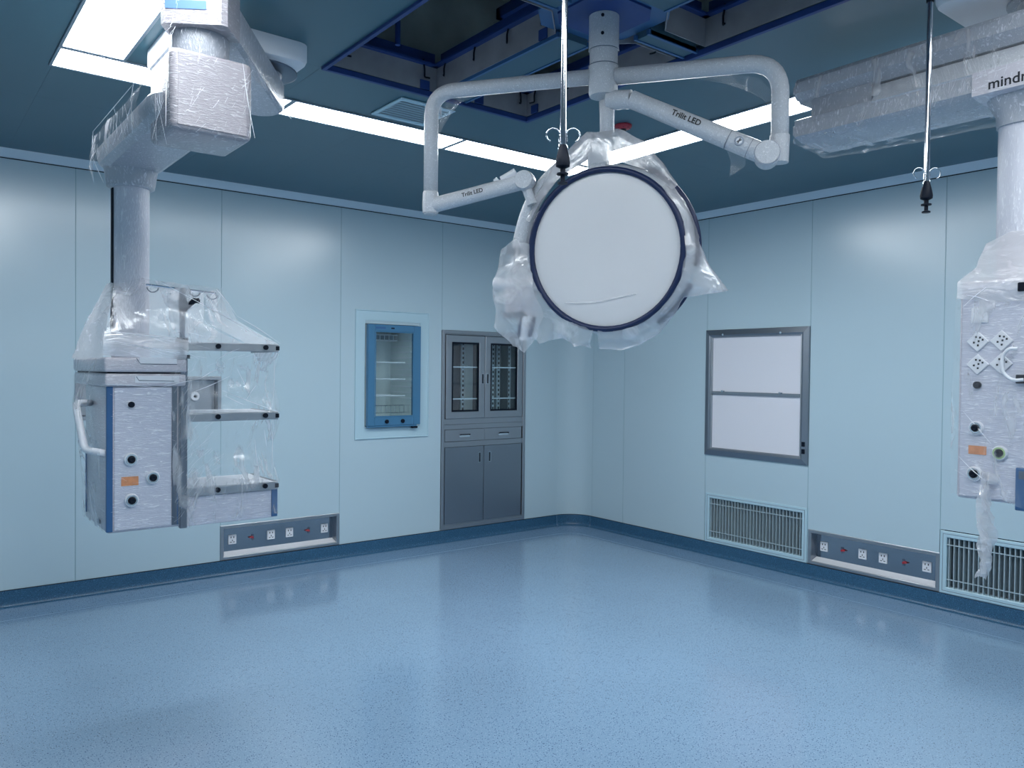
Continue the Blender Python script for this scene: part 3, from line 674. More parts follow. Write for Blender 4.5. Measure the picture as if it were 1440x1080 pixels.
# flat end cap with pale blue label
dv = V((-.40, -.60, 0)).normalized(); sd = V((dv.y, -dv.x, 0)); sd = -sd if sd.x < 0 else sd
ec = V((-4.40, -3.02, 0))+dv*.075
bm = B(); ps = [ec-sd*.105-dv*.10, ec+sd*.105-dv*.10, ec+sd*.10+dv*.02, ec+sd*.085+dv*.035, ec-sd*.085+dv*.035, ec-sd*.10+dv*.02]
skin(bm, [[p+V((0, 0, z)) for p in ps] for z in (2.512, 2.657)]); t.part('end_cap', bm, 'wrapdim')
lc = ec+dv*.0358; bm = B(); ps = [lc-sd*.082, lc+sd*.040, lc+sd*.040+dv*.001, lc-sd*.082+dv*.001]
skin(bm, [[p+V((0, 0, z)) for p in ps] for z in (2.556, 2.582)]); t.part('arm_label', bm, 'paleblue', label='pale blue printed strip')
bm = B(); lathe(bm, [(.085, 2.43), (.09, 2.45), (.09, 2.50), (.085, 2.522)], (-4.41, -3.01, 0), n=28); t.part('joint_hub', bm, 'wrapd', smooth=30)
bm = B(); box(bm, -4.525, -4.275, -3.115, -2.86, 2.185, 2.435, .022, 3); t.part('brake_housing', bm, 'wrapdim', smooth=35)
bm = B(); box(bm, -4.505, -4.295, -3.1155, -3.113, 2.20, 2.42, .002); t.part('housing_cover', bm, 'wrapdim')
bm = B(); stadium(bm, (-4.43, -2.95), (-4.43, -2.175), .122, [(.035, 2.245), (.008, 2.262), (0, 2.285), (0, 2.315), (.02, 2.338), (.035, 2.342)]); t.part('lower_arm', bm, 'wrapd', smooth=30)
bm = B(); lathe(bm, [(.080, 2.175), (.088, 2.18), (.096, 2.235), (.10, 2.255)], (-4.43, -2.175, 0), n=32); t.part('column_collar', bm, 'wrapd', smooth=30)
bm = B(); lathe(bm, [(.069, 1.50), (.069, 2.18)], (-4.43, -2.175, 0), n=36); t.part('column', bm, 'wrapv', smooth=30)
bm = B(); prism(bm, [(-4.5015, -2.190), (-4.497, -2.195), (-4.497, -2.160), (-4.5015, -2.165)], 'z', 1.58, 2.17); t.part('column_groove', bm, 'black')
# head
FY = -2.30
bm = B(); box(bm, -4.54, -4.262, FY, -1.87, .822, 1.392, .012, 3); body = t.part('service_head', bm, 'wraph', smooth=35)
bm = B(); box(bm, -4.515, -4.305, FY-.004, FY-.0005, .832, 1.385, .003); t.part('outlet_panel', bm, 'panelface')
bm = B(); box(bm, -4.541, -4.519, FY-.003, FY+.015, .828, 1.388, .002); t.part('edge_strip', bm, 'stripe', label='blue corner strip')
bm = B(); box(bm, -4.5425, -4.5395, -1.905, -1.89, .85, 1.10); t.part('edge_strip', bm, 'stripe')
bm = B(); box(bm, -4.303, -4.285, FY-.004, FY-.0005, .832, 1.39); box(bm, -4.279, -4.262, FY-.006, FY-.0005, .832, 1.39); t.part('side_rail', bm, 'tablet')
bm = B(); box(bm, -4.284, -4.279, FY-.003, FY-.0005, .832, 1.0); t.part('edge_strip', bm, 'stripe')
bm = B(); box(bm, -4.552, -4.250, FY-.018, -1.66, 1.444, 1.500, .010, 3); cb = t.part('top_console', bm, 'wraph', smooth=35)
bm = B(); box(bm, -4.550, -4.252, FY-.016, -1.67, 1.388, 1.438, .010, 3); t.part('lower_console', bm, 'wraph', smooth=35)
bm = B(); box(bm, -4.540, -4.262, FY-.005, -1.69, 1.436, 1.446); t.part('shadow_gap', bm, 'black')
bm = B(); box(bm, -4.43, -4.29, FY-.0195, FY-.017, 1.475, 1.502, .001); box(bm, -4.445, -4.28, FY-.0175, FY-.0155, 1.402, 1.430, .001); t.part('console_inset', bm, 'white')
bm = B(); tube(bm, [V((-4.44, FY-.0185, 1.427)), V((-4.43, FY-.0185, 1.412)), V((-4.30, FY-.0185, 1.409))], .0012, 5); tube(bm, [V((-4.44, FY-.0195, 1.498)), V((-4.425, FY-.0195, 1.476)), V((-4.29, FY-.0195, 1.476))], .0014, 5); t.part('console_seam', bm, 'tablet')
bm = B(); tube(bm, bent([V((-4.548, -2.02, 1.315)), V((-4.610, -2.08, 1.318)), V((-4.598, -2.20, 1.140)), V((-4.538, -2.28, 1.130))], .025, 5), .014, 12); t.part('handle', bm, 'white', smooth='all')
bm = B(); lathe(bm, [(.0115, 0), (.0115, .010), (.008, .013)], (-4.455, FY-.004, 1.318), (0, -1, 0), 18); t.part('screw_cap', bm, 'black', smooth=30)
for x, z in ((-4.456, 1.105), (-4.377, 1.029), (-4.454, .946)): gas_outlet(t, (x, FY-.004, z), (0, -1, 0), .026)
bm = B(); box(bm, -4.490, -4.428, FY-.0055, FY-.0042, 1.003, 1.038); t.part('printed_label', bm, 'orange', label='faded orange label')
bm = B(); box(bm, -4.5432, -4.5405, -2.19, -2.15, .845, .86); t.part('screw_cover', bm, 'tablet')
# posts, hooks
bm = B(); box(bm, -4.274, -4.246, FY-.012, FY+.012, .815, 1.50, .003); t.part('shelf_post', bm, 'tablet')
bm = B(); cyl(bm, (-4.262, FY+.01, 1.49), (-4.262, FY+.01, 1.785), .0105, n=14); pole = t.part('infusion_pole', bm, 'tablet', smooth=30)
bm = B(); box(bm, -4.283, -4.245, FY-.012, FY+.028, 1.555, 1.585, .004); cyl(bm, (-4.262, FY+.01, 1.50), (-4.262, FY+.01, 1.515), .030, n=20); t.part('pole_clamp', bm, 'black', parent=pole)
bm = B(); tube(bm, [V((-4.262, FY-.005, 1.695)), V((-4.245, FY-.012, 1.715)), V((-4.222, FY-.015, 1.735)), V((-4.205, FY-.01, 1.735))], .011, 10); box(bm, -4.275, -4.25, FY-.008, FY+.02, 1.685, 1.745, .003); t.part('pole_knob', bm, 'black', parent=pole)
bm = B(); tube(bm, [V((-4.40, FY+.01, 1.788)), V((-4.13, FY+.01, 1.772))], .004, 8); t.part('hook_bar', bm, 'chrome', parent=pole)
for x, z in ((-4.375, 1.786), (-4.215, 1.780), (-4.145, 1.772)):
    pts = [V((x+.022*math.cos(a), FY+.006, z-.004+.022*math.sin(a))) for a in [PI+.2+i*(PI-.4)/10 for i in range(11)]]
    bm = B(); tube(bm, pts, .0026, 8); t.part('hook', bm, 'steeld', parent=pole, smooth='all')
# shelves
for z, nm in ((1.566, 0), (1.275, 1), (.972, 2)):
    bm = B(); box(bm, -4.248, -3.872, FY+.012, -1.98, z-.022, z, .004); sh = t.part('shelf', bm, 'white' if nm else 'wraph')
    bm = B(); box(bm, -4.250, -3.866, FY-.008, FY+.011, z-.032, z+.002, .003); box(bm, -3.871, -3.862, FY+.011, -1.98, z-.032, z+.002); t.part('shelf_rail', bm, 'steel', parent=sh)
    for x in (-4.125, -3.925):
        bm = B(); cyl(bm, (x, FY-.008, z-.013), (x, FY-.016, z-.013), .0105, n=14); t.part('rail_screw', bm, 'black', parent=sh)
    bm = B(); box(bm, -3.880, -3.864, FY-.0095, FY-.0078, z-.024, z-.006); t.part('rail_end', bm, 'black', parent=sh)
bm = B(); box(bm, -4.248, -3.878, FY+.004, -1.99, .818, .938, .004); dr = t.part('drawer', bm, 'panelface')
bm = B(); box(bm, -3.892, -3.866, FY-.002, FY+.02, .822, .942, .002); t.part('edge_strip', bm, 'stripe', parent=dr, label='blue strip')
# cling film
def filmpart(t, rows, mat, sub=9, amp=.006, f=12, seed=0, name='plastic_wrap'):
    bm = sheet(B(), rows, sub, amp, f, seed); return t.part(name, bm, mat, smooth='all', raw=True)
def creases(t, segs, rnd, seed, r=.0011):
    """white crease lines in the film: explicit ones and random short ones in boxes (lo, hi, main direction, length, count)"""
    R = random.Random(seed); bm = B()
    for a, b in segs: tube(bm, [V(a), (V(a)+V(b))/2+V((R.uniform(-.004, .004), 0, R.uniform(-.004, .004))), V(b)], r*1.3, 5, smooth=3, rf=lambda s: 1-.7*abs(2*s-1))
    for lo, hi, d, L, n in rnd:
        for _ in range(n):
            c = V([R.uniform(lo[i], hi[i]) for i in range(3)]); dd = (V(d)+V((R.uniform(-.35, .35), R.uniform(-.05, .05), R.uniform(-.35, .35)))).normalized()*L*R.uniform(.4, 1.2)
            tube(bm, [c-dd/2, c+dd/2], r*R.uniform(.5, 1), 4, rf=lambda s: 1-.7*abs(2*s-1))
    t.part('film_creases', bm, 'crease', kind='stuff')
f0 = FY-.03
creases(t, [((-4.36, f0, 1.80), (-3.90, f0, 1.572)), ((-4.14, f0, 1.785), (-4.06, f0-.01, 1.68)), ((-4.06, f0-.01, 1.68), (-3.87, f0, 1.571)), ((-4.54, f0-.01, 1.60), (-4.28, f0-.01, 1.575)), ((-4.55, f0-.01, 1.565), (-4.30, f0-.01, 1.52)), ((-4.50, f0-.012, 1.55), (-4.26, f0-.014, 1.53)),
    ((-4.11, FY-.016, 1.37), (-3.865, FY-.016, 1.275)), ((-4.05, FY-.018, 1.46), (-3.99, FY-.016, 1.34)), ((-4.01, FY-.016, 1.33), (-3.97, FY-.016, 1.39)), ((-4.12, FY-.016, 1.505), (-4.04, FY-.016, 1.545)), ((-4.24, FY-.018, 1.36), (-4.08, FY-.018, 1.43)), ((-4.10, FY-.014, 1.35), (-4.02, FY-.016, 1.31)),
    ((-3.93, FY-.01, 1.20), (-3.92, FY-.01, 1.13)), ((-3.97, FY-.01, 1.16), (-3.95, FY-.01, 1.02)), ((-3.885, FY, 1.24), (-3.89, FY, 1.0)), ((-3.885, FY, 1.53), (-3.89, FY, 1.30)), ((-4.56, FY-.02, 1.398), (-4.36, FY-.028, 1.382)), ((-4.36, FY-.028, 1.382), (-4.20, FY-.022, 1.42)), ((-4.20, FY-.022, 1.42), (-4.10, FY-.018, 1.47))],
    [((-4.51, FY-.009, .84), (-4.31, FY-.006, 1.36), (1, 0, -.25), .05, 150), ((-4.24, FY-.014, .83), (-3.90, FY-.012, .93), (1, 0, .15), .05, 20), ((-4.24, FY-.018, 1.0), (-4.12, FY-.014, 1.24), (1, 0, .9), .06, 40), ((-4.50, f0-.012, 1.50), (-4.15, f0-.008, 1.60), (1, 0, -.15), .07, 30), ((-4.50, f0, 1.60), (-4.12, f0+.01, 1.78), (.5, 0, 1), .05, 40), ((-4.30, FY-.024, .85), (-4.22, FY-.018, 1.5), (.6, 0, 1), .035, 90), ((-4.24, FY-.016, 1.28), (-3.90, FY-.01, 1.53), (1, 0, .4), .04, 16), ((-4.10, FY-.016, .99), (-3.90, FY-.01, 1.24), (.3, 0, 1), .04, 12)], 5)
creases(t, [((-4.575, -2.95, 2.37), (-4.58, -2.25, 2.36)), ((-4.58, -2.25, 2.36), (-4.55, -2.06, 2.31)), ((-4.55, -2.06, 2.31), (-4.50, -2.02, 2.22)), ((-4.53, -3.12, 2.45), (-4.535, -3.1, 2.19)), ((-4.31, -3.118, 2.43), (-4.27, -3.118, 2.20))],
    [((-4.572, -2.85, 2.25), (-4.566, -2.15, 2.36), (0, -.3, 1), .05, 50), ((-4.545, -3.10, 2.20), (-4.53, -2.90, 2.43), (0, 0, 1), .14, 16), ((-4.51, -3.119, 2.20), (-4.28, -3.117, 2.42), (.5, 0, 1), .04, 30), ((-4.54, -3.10, 2.47), (-4.44, -3.08, 2.62), (.4, .2, .8), .04, 30)], 7)
creases(t, [], [((-4.47, -2.252, 1.55), (-4.40, -2.244, 2.16), (.4, 0, 1), .03, 90)], 6)
filmpart(t, [[(-4.505, -2.24, 1.79), (-4.40, -2.25, 1.815), (-4.26, f0+.03, 1.80), (-4.12, f0+.03, 1.790)],
             [(-4.525, f0+.02, 1.67), (-4.40, f0, 1.69), (-4.24, f0, 1.70), (-4.10, f0, 1.70)],
             [(-4.550, f0, 1.60), (-4.40, f0-.01, 1.605), (-4.18, f0-.01, 1.605), (-4.02, f0, 1.612)],
             [(-4.560, f0, 1.565), (-4.40, f0, 1.56), (-4.15, f0, 1.565), (-3.872, f0+.01, 1.568)]], 'film', seed=1)
filmpart(t, [[(-4.555, f0, 1.60), (-4.40, f0-.004, 1.592), (-4.25, f0-.004, 1.575)],
             [(-4.560, f0-.004, 1.54), (-4.40, f0-.008, 1.53), (-4.25, f0-.006, 1.53)],
             [(-4.556, f0+.008, 1.502), (-4.40, f0+.008, 1.500), (-4.25, f0+.008, 1.500)]], 'filmd', seed=2, name='gathered_wrap')
filmpart(t, [[(-4.505, -2.10, 1.79), (-4.40, -2.05, 1.80), (-4.12, -2.1, 1.785)], [(-4.54, -1.85, 1.64), (-4.40, -1.85, 1.66), (-4.08, -1.95, 1.66)], [(-4.56, -1.68, 1.50), (-4.40, -1.70, 1.50), (-3.872, -1.97, 1.566)]], 'film', seed=3)
filmpart(t, [[(-4.505, -2.24, 1.79), (-4.505, -2.17, 1.80), (-4.505, -2.10, 1.79)], [(-4.540, f0+.01, 1.64), (-4.550, -2.1, 1.64), (-4.545, -1.85, 1.62)], [(-4.562, f0, 1.50), (-4.565, -2.0, 1.49), (-4.562, -1.68, 1.50)]], 'filmd', seed=4)
filmpart(t, [[(-4.12, f0+.03, 1.790), (-4.11, -2.2, 1.79), (-4.12, -2.1, 1.785)], [(-4.05, f0, 1.66), (-4.05, -2.15, 1.66), (-4.05, -1.96, 1.66)], [(-3.868, f0+.01, 1.566), (-3.866, -2.15, 1.568), (-3.870, -1.97, 1.566)]], 'film', seed=5)
filmpart(t, [[(-4.555, f0+.008, 1.50), (-4.558, -2.0, 1.50), (-4.556, -1.67, 1.50)], [(-4.600, -2.28, 1.32), (-4.622, -2.06, 1.32), (-4.560, -1.80, 1.32)], [(-4.565, -2.29, 1.15), (-4.612, -2.18, 1.13), (-4.56, -1.86, 1.13)], [(-4.548, -2.30, .83), (-4.55, -2.1, .83), (-4.548, -1.87, .83)]], 'filmt', seed=6)
for (z0, z1, pin) in ((1.534, 1.277, .022), (1.243, .974, .03)):
    zm = (z0+z1)/2
    filmpart(t, [[(-4.25, FY-.014, z0), (-4.05, FY-.014, z0), (-3.862, FY-.012, z0)], [(-4.25, FY-.006, zm), (-4.06, FY+.02, zm), (-3.862-pin, FY+.012, zm)], [(-4.25, FY-.014, z1), (-4.05, FY-.014, z1), (-3.862, FY-.012, z1)]], 'filmt', seed=z0, amp=.008)
    filmpart(t, [[(-3.860, FY-.012, z0), (-3.860, -2.14, z0), (-3.860, -1.98, z0)], [(-3.862-pin, FY+.012, zm), (-3.868-pin, -2.14, zm), (-3.862-pin, -1.99, zm)], [(-3.860, FY-.012, z1), (-3.860, -2.14, z1), (-3.860, -1.98, z1)]], 'filmt', seed=z0+3, amp=.006)
filmpart(t, [[(-4.25, FY-.016, 1.05), (-4.05, FY-.01, 1.0), (-3.862, FY-.012, .985)], [(-4.25, FY-.016, .90), (-4.05, FY-.014, .90), (-3.864, FY-.012, .90)], [(-4.25, FY-.014, .82), (-4.05, FY-.010, .83), (-3.866, FY-.008, .835)]], 'filmt', seed=9)
filmpart(t, [[(-4.31, FY-.020, 1.56), (-4.26, FY-.026, 1.56), (-4.18, FY-.02, 1.55)], [(-4.31, FY-.018, 1.30), (-4.26, FY-.022, 1.25), (-4.15, FY-.018, 1.26)], [(-4.30, FY-.016, .95), (-4.26, FY-.02, .95), (-4.21, FY-.016, .93)], [(-4.29, FY-.014, .818), (-4.26, FY-.018, .812), (-4.23, FY-.014, .82)]], 'filmt', seed=11)
# ragged film ends on the arms
filmpart(t, [[(-4.46, -3.12, 2.68), (-4.36, -3.05, 2.68)], [(-4.30, -3.0, 2.60), (-4.20, -2.85, 2.66)], [(-4.24, -2.98, 2.50), (-4.02, -2.6, 2.57)], [(-4.26, -3.06, 2.42), (-3.89, -2.50, 2.48)]], 'film', seed=12, amp=.010)
filmpart(t, [[(-4.56, -2.9, 2.36), (-4.565, -2.2, 2.36), (-4.53, -2.06, 2.33)], [(-4.57, -2.9, 2.30), (-4.58, -2.2, 2.30), (-4.56, -2.06, 2.27)], [(-4.555, -2.9, 2.23), (-4.57, -2.2, 2.24), (-4.54, -2.06, 2.20)]], 'filmt', seed=13, amp=.009)
# ================================================================== RIGHT PENDANT
t = Thing('medical_pendant', 'ceiling-hung white pendant wrapped in cling film with diamond sockets, cut by the right picture edge', 'medical pendant', (-2.18, -4.66, 2.76), 'film-wrapped ceiling pendants')
bm = B(); skin(bm, [[V((x, y, z)) for x, y in rounded_rect(-2.435+i, -1.93-i, -4.90+i, -4.375-i, .05)] for i, z in ((0, 2.7595), (0, 2.72), (.006, 2.703), (.02, 2.70))]); t.part('ceiling_cover', bm, 'white', smooth=40)
bm = B(); lathe(bm, [(.13, 2.699), (.13, 2.690), (.10, 2.688), (.095, 2.63), (.095, 2.60)], (-2.20, -4.66, 0), n=40); t.part('bearing_disc', bm, 'wrapd', smooth=30)
def arm(bm, poly, y0, y1, taper=.0): return prism(bm, poly, 'y', y0, y1)
bm = B(); prism(bm, [(-2.385, 2.618), (-2.40, 2.60), (-2.40, 2.56), (-2.362, 2.527), (-2.15, 2.527), (-2.11, 2.56), (-2.11, 2.60), (-2.125, 2.618)], 'y', -4.80, -3.83)
bmesh.ops.bevel(bm, geom=[e for e in bm.edges if abs(e.verts[0].co.y-e.verts[1].co.y) < 1e-5 and e.verts[0].co.y > -4], offset=.02, segments=3, affect='EDGES')
t.part('upper_arm', bm, 'wrapd', smooth=30)
bm = B(); box(bm, -2.375, -2.13, -4.15, -3.90, 2.45, 2.535, .015, 2); t.part('joint_hub', bm, 'wrapd', smooth=30)
bm = B(); prism(bm, [(-2.36, 2.470), (-2.398, 2.455), (-2.398, 2.392), (-2.35, 2.377), (-2.14, 2.377), (-2.11, 2.40), (-2.11, 2.455), (-2.15, 2.470)], 'y', -4.80, -3.83)
bmesh.ops.bevel(bm, geom=[e for e in bm.edges if abs(e.verts[0].co.y-e.verts[1].co.y) < 1e-5 and e.verts[0].co.y > -4], offset=.02, segments=3, affect='EDGES')
t.part('lower_arm', bm, 'wrapd', smooth=30)
bm = B(); prism(bm, [(-2.355, 2.520), (-2.402, 2.450), (-2.398, 2.445), (-2.36, 2.44), (-2.15, 2.44), (-2.112, 2.455), (-2.15, 2.520)], 'y', -4.80, -4.16); t.part('arm_lit_band', bm, 'wraps', smooth=30)  # raised arm section, paler wrap stands for the light it catches
bm = B(); prism(bm, [(-2.36, 2.46), (-2.404, 2.452), (-2.404, 2.376), (-2.35, 2.370), (-2.14, 2.370), (-2.14, 2.46)], 'y', -4.80, -4.50); hous = t.part('end_housing', bm, 'wraph', smooth=30)
mw = frame_m((-2.4045, -4.548, 2.387), (0, -1, 0), (0, 0, 1)); text('lettering', 'mindray', .047, mw, 'text', t.loc, t.o, bold=.0006)
bm = B(); skin(bm, [[V((x, y, z)) for x, y in rounded_rect(-2.36+i, -2.18-i, -4.70+i, -4.52-i, .07)] for i, z in ((-.01, 2.372), (-.004, 2.35), (.01, 2.32), (.012, 2.28))]); t.part('column_collar', bm, 'wrapd', smooth=40)
bm = B(); lathe(bm, [(.073, 1.70), (.073, 2.34)], (-2.268, -4.608, 0), n=36); t.part('column', bm, 'wrapv', smooth=30)
FX = -2.40
bm = B(); box(bm, FX, -2.12, -4.80, -4.475, 1.062, 1.775, .010, 3); t.part('service_head', bm, 'wraph', smooth=35)
bm = B(); box(bm, FX-.004, FX-.0005, -4.79, -4.485, 1.070, 1.765, .003); t.part('outlet_panel', bm, 'panelface')
bm = B(); box(bm, FX-.014, FX-.004, -4.80, -4.655, 1.046, 1.180, .003); t.part('edge_panel', bm, 'stripe', label='blue panel at the lower right corner')
bm = B(); box(bm, FX-.015, FX-.0138, -4.80, -4.665, 1.145, 1.170); t.part('edge_panel_slot', bm, 'tablet')
bm = B(); box(bm, FX-.010, FX-.0042, -4.566, -4.513, 1.637, 1.687, .003); s = t.part('rocker_switch', bm, 'white')
bm = B(); box(bm, FX-.0115, FX-.0098, -4.556, -4.530, 1.645, 1.678, .001); t.part('switch_rocker', bm, 'white', parent=s)
for y, z in ((-4.536, 1.577), (-4.606, 1.578), (-4.537, 1.503), (-4.606, 1.505)):
    mm = Matrix.Translation((FX-.0045, y, z)) @ Matrix.Rotation(PI/4, 4, 'X')
    bm = B(); box(bm, -.007, .001, -.024, .024, -.024, .024, .002, mat=mm); s = t.part('socket', bm, 'white')
    bm = B()
    for dy, dz in ((.008, .014), (-.004, .016), (.016, .006), (-.010, -.004), (.002, -.014), (.004, .001)): box(bm, FX-.0135, FX-.0114, y-dy-.0025, y-dy+.0025, z+dz*.9-.003, z+dz*.9+.003)
    t.part('socket_holes', bm, 'black', parent=s)
bm = B(); lathe(bm, [(.0115, 0), (.0115, .010), (.008, .013)], (FX-.004, -4.537, 1.436), (-1, 0, 0), 18); t.part('screw_cap', bm, 'black', smooth=30)
gas_outlet(t, (FX-.004, -4.537, 1.297), (-1, 0, 0), .022); gas_outlet(t, (FX-.004, -4.608, 1.221), (-1, 0, 0), .023, 'green'); gas_outlet(t, (FX-.004, -4.535, 1.147), (-1, 0, 0), .024)
bm = B(); box(bm, FX-.0055, FX-.0042, -4.567, -4.513, 1.210, 1.238); t.part('printed_label', bm, 'orange', label='orange-brown label')
pts = [V((FX-.02, -4.655, 1.552)), V((FX-.03, -4.635, 1.55)), V((FX-.03, -4.618, 1.525)), V((FX-.03, -4.620, 1.48)), V((FX-.025, -4.645, 1.455)), V((FX-.02, -4.675, 1.455))]
bm = B(); tube(bm, pts, .0055, 10, smooth=5); t.part('cable_hook', bm, 'white', smooth='all')
for z in (1.744, 1.457):
    bm = B(); box(bm, FX-.022, FX-.004, -4.70, -4.652, z-.014, z+.014, .003); t.part('rail_clamp', bm, 'black')
filmpart(t, [[(-2.345, -4.53, 1.90), (-2.345, -4.60, 1.93), (-2.34, -4.70, 1.93)], [(-2.39, -4.52, 1.82), (-2.39, -4.60, 1.84), (-2.39, -4.72, 1.84)], [(-2.41, -4.470, 1.775), (-2.415, -4.60, 1.768), (-2.415, -4.80, 1.76)], [(-2.41, -4.468, 1.72), (-2.415, -4.60, 1.70), (-2.415, -4.80, 1.70)]], 'filmd', seed=21, amp=.004, name='gathered_wrap')
filmpart(t, [[(-2.25, -4.53, 1.88), (-2.345, -4.53, 1.90)], [(-2.20, -4.49, 1.82), (-2.39, -4.515, 1.82)], [(-2.12, -4.468, 1.775), (-2.41, -4.468, 1.775)]], 'film', seed=22, amp=.004)
filmpart(t, [[(-2.412, -4.466, 1.72), (-2.416, -4.60, 1.70), (-2.416, -4.80, 1.70)], [(-2.418, -4.462, 1.40), (-2.432, -4.60, 1.38), (-2.43, -4.80, 1.40)], [(-2.414, -4.464, 1.075), (-2.432, -4.60, 1.08), (-2.43, -4.80, 1.03)]], 'filmt', seed=23, amp=.006)
bm = B()
for k in range(3):
    rows = []
    for i in range(16):
        s_ = i/15; z = 1.14-.318*s_; y = -4.583+.012*math.sin(s_*5+k)+.012*s_; a = s_*7+k*2.1; wd_ = (.012+.014*math.sin(PI*s_)**2)
        rows.append([(FX-.03+math.cos(a)*wd_, y+math.sin(a)*wd_, z), (FX-.03-math.cos(a)*wd_, y-math.sin(a)*wd_, z-.01)])
    sheet(bm, rows, 2, .006, 40, k)
t.part('hanging_film_tail', bm, 'filmd', smooth='all', raw=True)
filmpart(t, [[(FX-.012, -4.555, 1.155), (FX-.03, -4.583, 1.16), (FX-.012, -4.61, 1.15)], [(FX-.012, -4.56, 1.12), (FX-.035, -4.583, 1.12), (FX-.012, -4.606, 1.12)]], 'filmd', seed=25, amp=.006)
# loose film on the arm
creases(t, [((-2.415, -4.50, 1.73), (-2.415, -4.58, 1.70)), ((-2.415, -4.49, 1.69), (-2.415, -4.56, 1.75)), ((-2.42, -4.49, 1.20), (-2.43, -4.575, 1.13)), ((-2.42, -4.50, 1.35), (-2.43, -4.59, 1.25))],
    [((-2.412, -4.70, 1.08), (-2.409, -4.49, 1.75), (0, 1, .2), .045, 90), ((-2.407, -4.60, 2.46), (-2.406, -4.30, 2.50), (0, .3, 1), .05, 35), ((-2.404, -4.62, 2.39), (-2.402, -4.05, 2.45), (0, -.3, 1), .045, 70), ((-2.404, -4.40, 2.56), (-2.402, -4.05, 2.60), (0, -.3, 1), .03, 20)], 8)
filmpart(t, [[(-2.405, -4.78, 2.60), (-2.405, -4.4, 2.60), (-2.405, -3.85, 2.60)], [(-2.41, -4.78, 2.54), (-2.41, -4.4, 2.53), (-2.41, -3.85, 2.54)], [(-2.408, -4.78, 2.46), (-2.408, -4.4, 2.45), (-2.405, -4.20, 2.46)]], 'filmt', seed=26, amp=.004)
filmpart(t, [[(-2.405, -4.55, 2.44), (-2.405, -4.2, 2.44), (-2.402, -3.85, 2.44)], [(-2.402, -4.55, 2.37), (-2.40, -4.2, 2.37), (-2.36, -3.82, 2.38)], [(-2.13, -4.53, 2.34), (-2.13, -4.2, 2.345), (-2.13, -3.82, 2.36)]], 'filmt', seed=27, amp=.006)
# ================================================================== SURGICAL LAMP
t = Thing('surgical_lamp', 'film-covered ceiling surgical lamp with bent arms and a large round head facing the room', 'surgical lamp', (MX, MY, 2.78))
bm = B(); lathe(bm, [(.056, 2.7815), (.056, 2.66), (.052, 2.655), (.052, 2.60), (.054, 2.598), (.054, 2.50), (.050, 2.488), (.02, 2.486)], (MX, MY, 0), n=36); t.part('column', bm, 'wraps', smooth=30)
bm = B()
for z in (2.655, 2.598): lathe(bm, [(.0565, z-.0015), (.0575, z), (.0565, z+.0015)], (MX, MY, 0), n=36, cap=False)
t.part('column_ring', bm, 'tablet')
for z in (2.765, 2.70):
    d = V((-.76, -.65, 0)).normalized(); bm = B(); cyl(bm, V((MX, MY, z))+d*.050, V((MX, MY, z))+d*.060, .006, n=12); t.part('bolt', bm, 'black')
# left arm
bm = B(); tube(bm, bent([(MX-.02, MY+.03, 2.565), (-3.492, -2.93, 2.568), (-3.492, -2.93, 2.12)], .10, 9), .0285, 20); t.part('left_bent_arm', bm, 'wraps', smooth='all')
Lb, Le = V((-3.492, -2.93, 2.118)), V((-3.262, -3.245, 2.196))
bm = B(); lathe(bm, [(.031, -.03), (.033, 0), (.031, .05), (.029, .055)], (-3.492, -2.93, 2.12), n=20); cyl(bm, (-3.492, -2.93, 2.085), (-3.492, -2.93, 2.092), .026, n=20); t.part('elbow', bm, 'wraps', smooth=30)
d = (Le-Lb).normalized(); bm = B(); tube(bm, [Lb-d*.01, Lb+d*.03, Le], .030, 16); la = t.part('left_spring_arm', bm, 'wraps', smooth=30)
sv = d.cross(V((0, 0, 1))).normalized(); sv = -sv if sv.dot(V((-.7, -.7, 0))) < 0 else sv; upv = sv.cross(d); upv = -upv if upv.z < 0 else upv
mw = frame_m(Lb+d*.145+sv*.0305-upv*.006, d, upv); text('lettering', 'Trilit LED', .022, mw, 'text', t.loc, t.o, bold=.0004)
bm = B(); lathe(bm, [(.034, -.035), (.038, -.02), (.038, .02), (.034, .035)], Le, sv, 22); t.part('joint', bm, 'wraps', smooth=30)
bm = B(); tube(bm, [Le-V((0, 0, .01)), Le+V((.02, -.02, -.09))], .020, 12); t.part('joint_stem', bm, 'wraps', smooth=30)
bm = B(); cyl(bm, Le-d*.09+upv*.025, Le-d*.03+upv*.042, .018, n=12); cyl(bm, Le-d*.12+upv*.028, Le-d*.105+upv*.036, .010, n=10); t.part('joint_cap', bm, 'white', smooth=30)
# right arm
bm = B(); tube(bm, bent([(MX+.02, MY-.04, 2.555), (-2.730, -4.005, 2.560), (-2.730, -4.005, 2.23)], .115, 10), .0305, 20); t.part('right_bent_arm', bm, 'wraps', smooth='all')
Rb, Re = V((-2.775, -3.985, 2.228)), V((-3.055, -3.60, 2.462))
bm = B(); cyl(bm, (-2.730, -4.005, 2.30), (-2.730, -4.005, 2.205), .034, .031, 22); t.part('elbow', bm, 'wraps', smooth=30)
d = (Re-Rb).normalized(); bm = B(); tube(bm, [Rb-d*.02, Rb+d*.06, Re-d*.08, Re], .036, 18, rf=lambda s: 1.0 if s < .6 else .9); t.part('right_spring_arm', bm, 'wraps', smooth=30)
sv = d.cross(V((0, 0, 1))).normalized(); sv = -sv if sv.dot(V((-.7, -.7, 0))) < 0 else sv; upv = sv.cross(d); upv = -upv if upv.z < 0 else upv
bm = B(); lathe(bm, [(.040, -.045), (.043, -.03), (.043, .035), (.040, .044), (.0, .046)], Rb, sv, 28); t.part('joint', bm, 'wraps', smooth=30)
bm = B(); skin(bm, [ring(Rb+sv*.0365, sv, .0435, 28), ring(Rb+sv*.0385, sv, .0435, 28)]); t.part('joint_ring', bm, 'tablet')
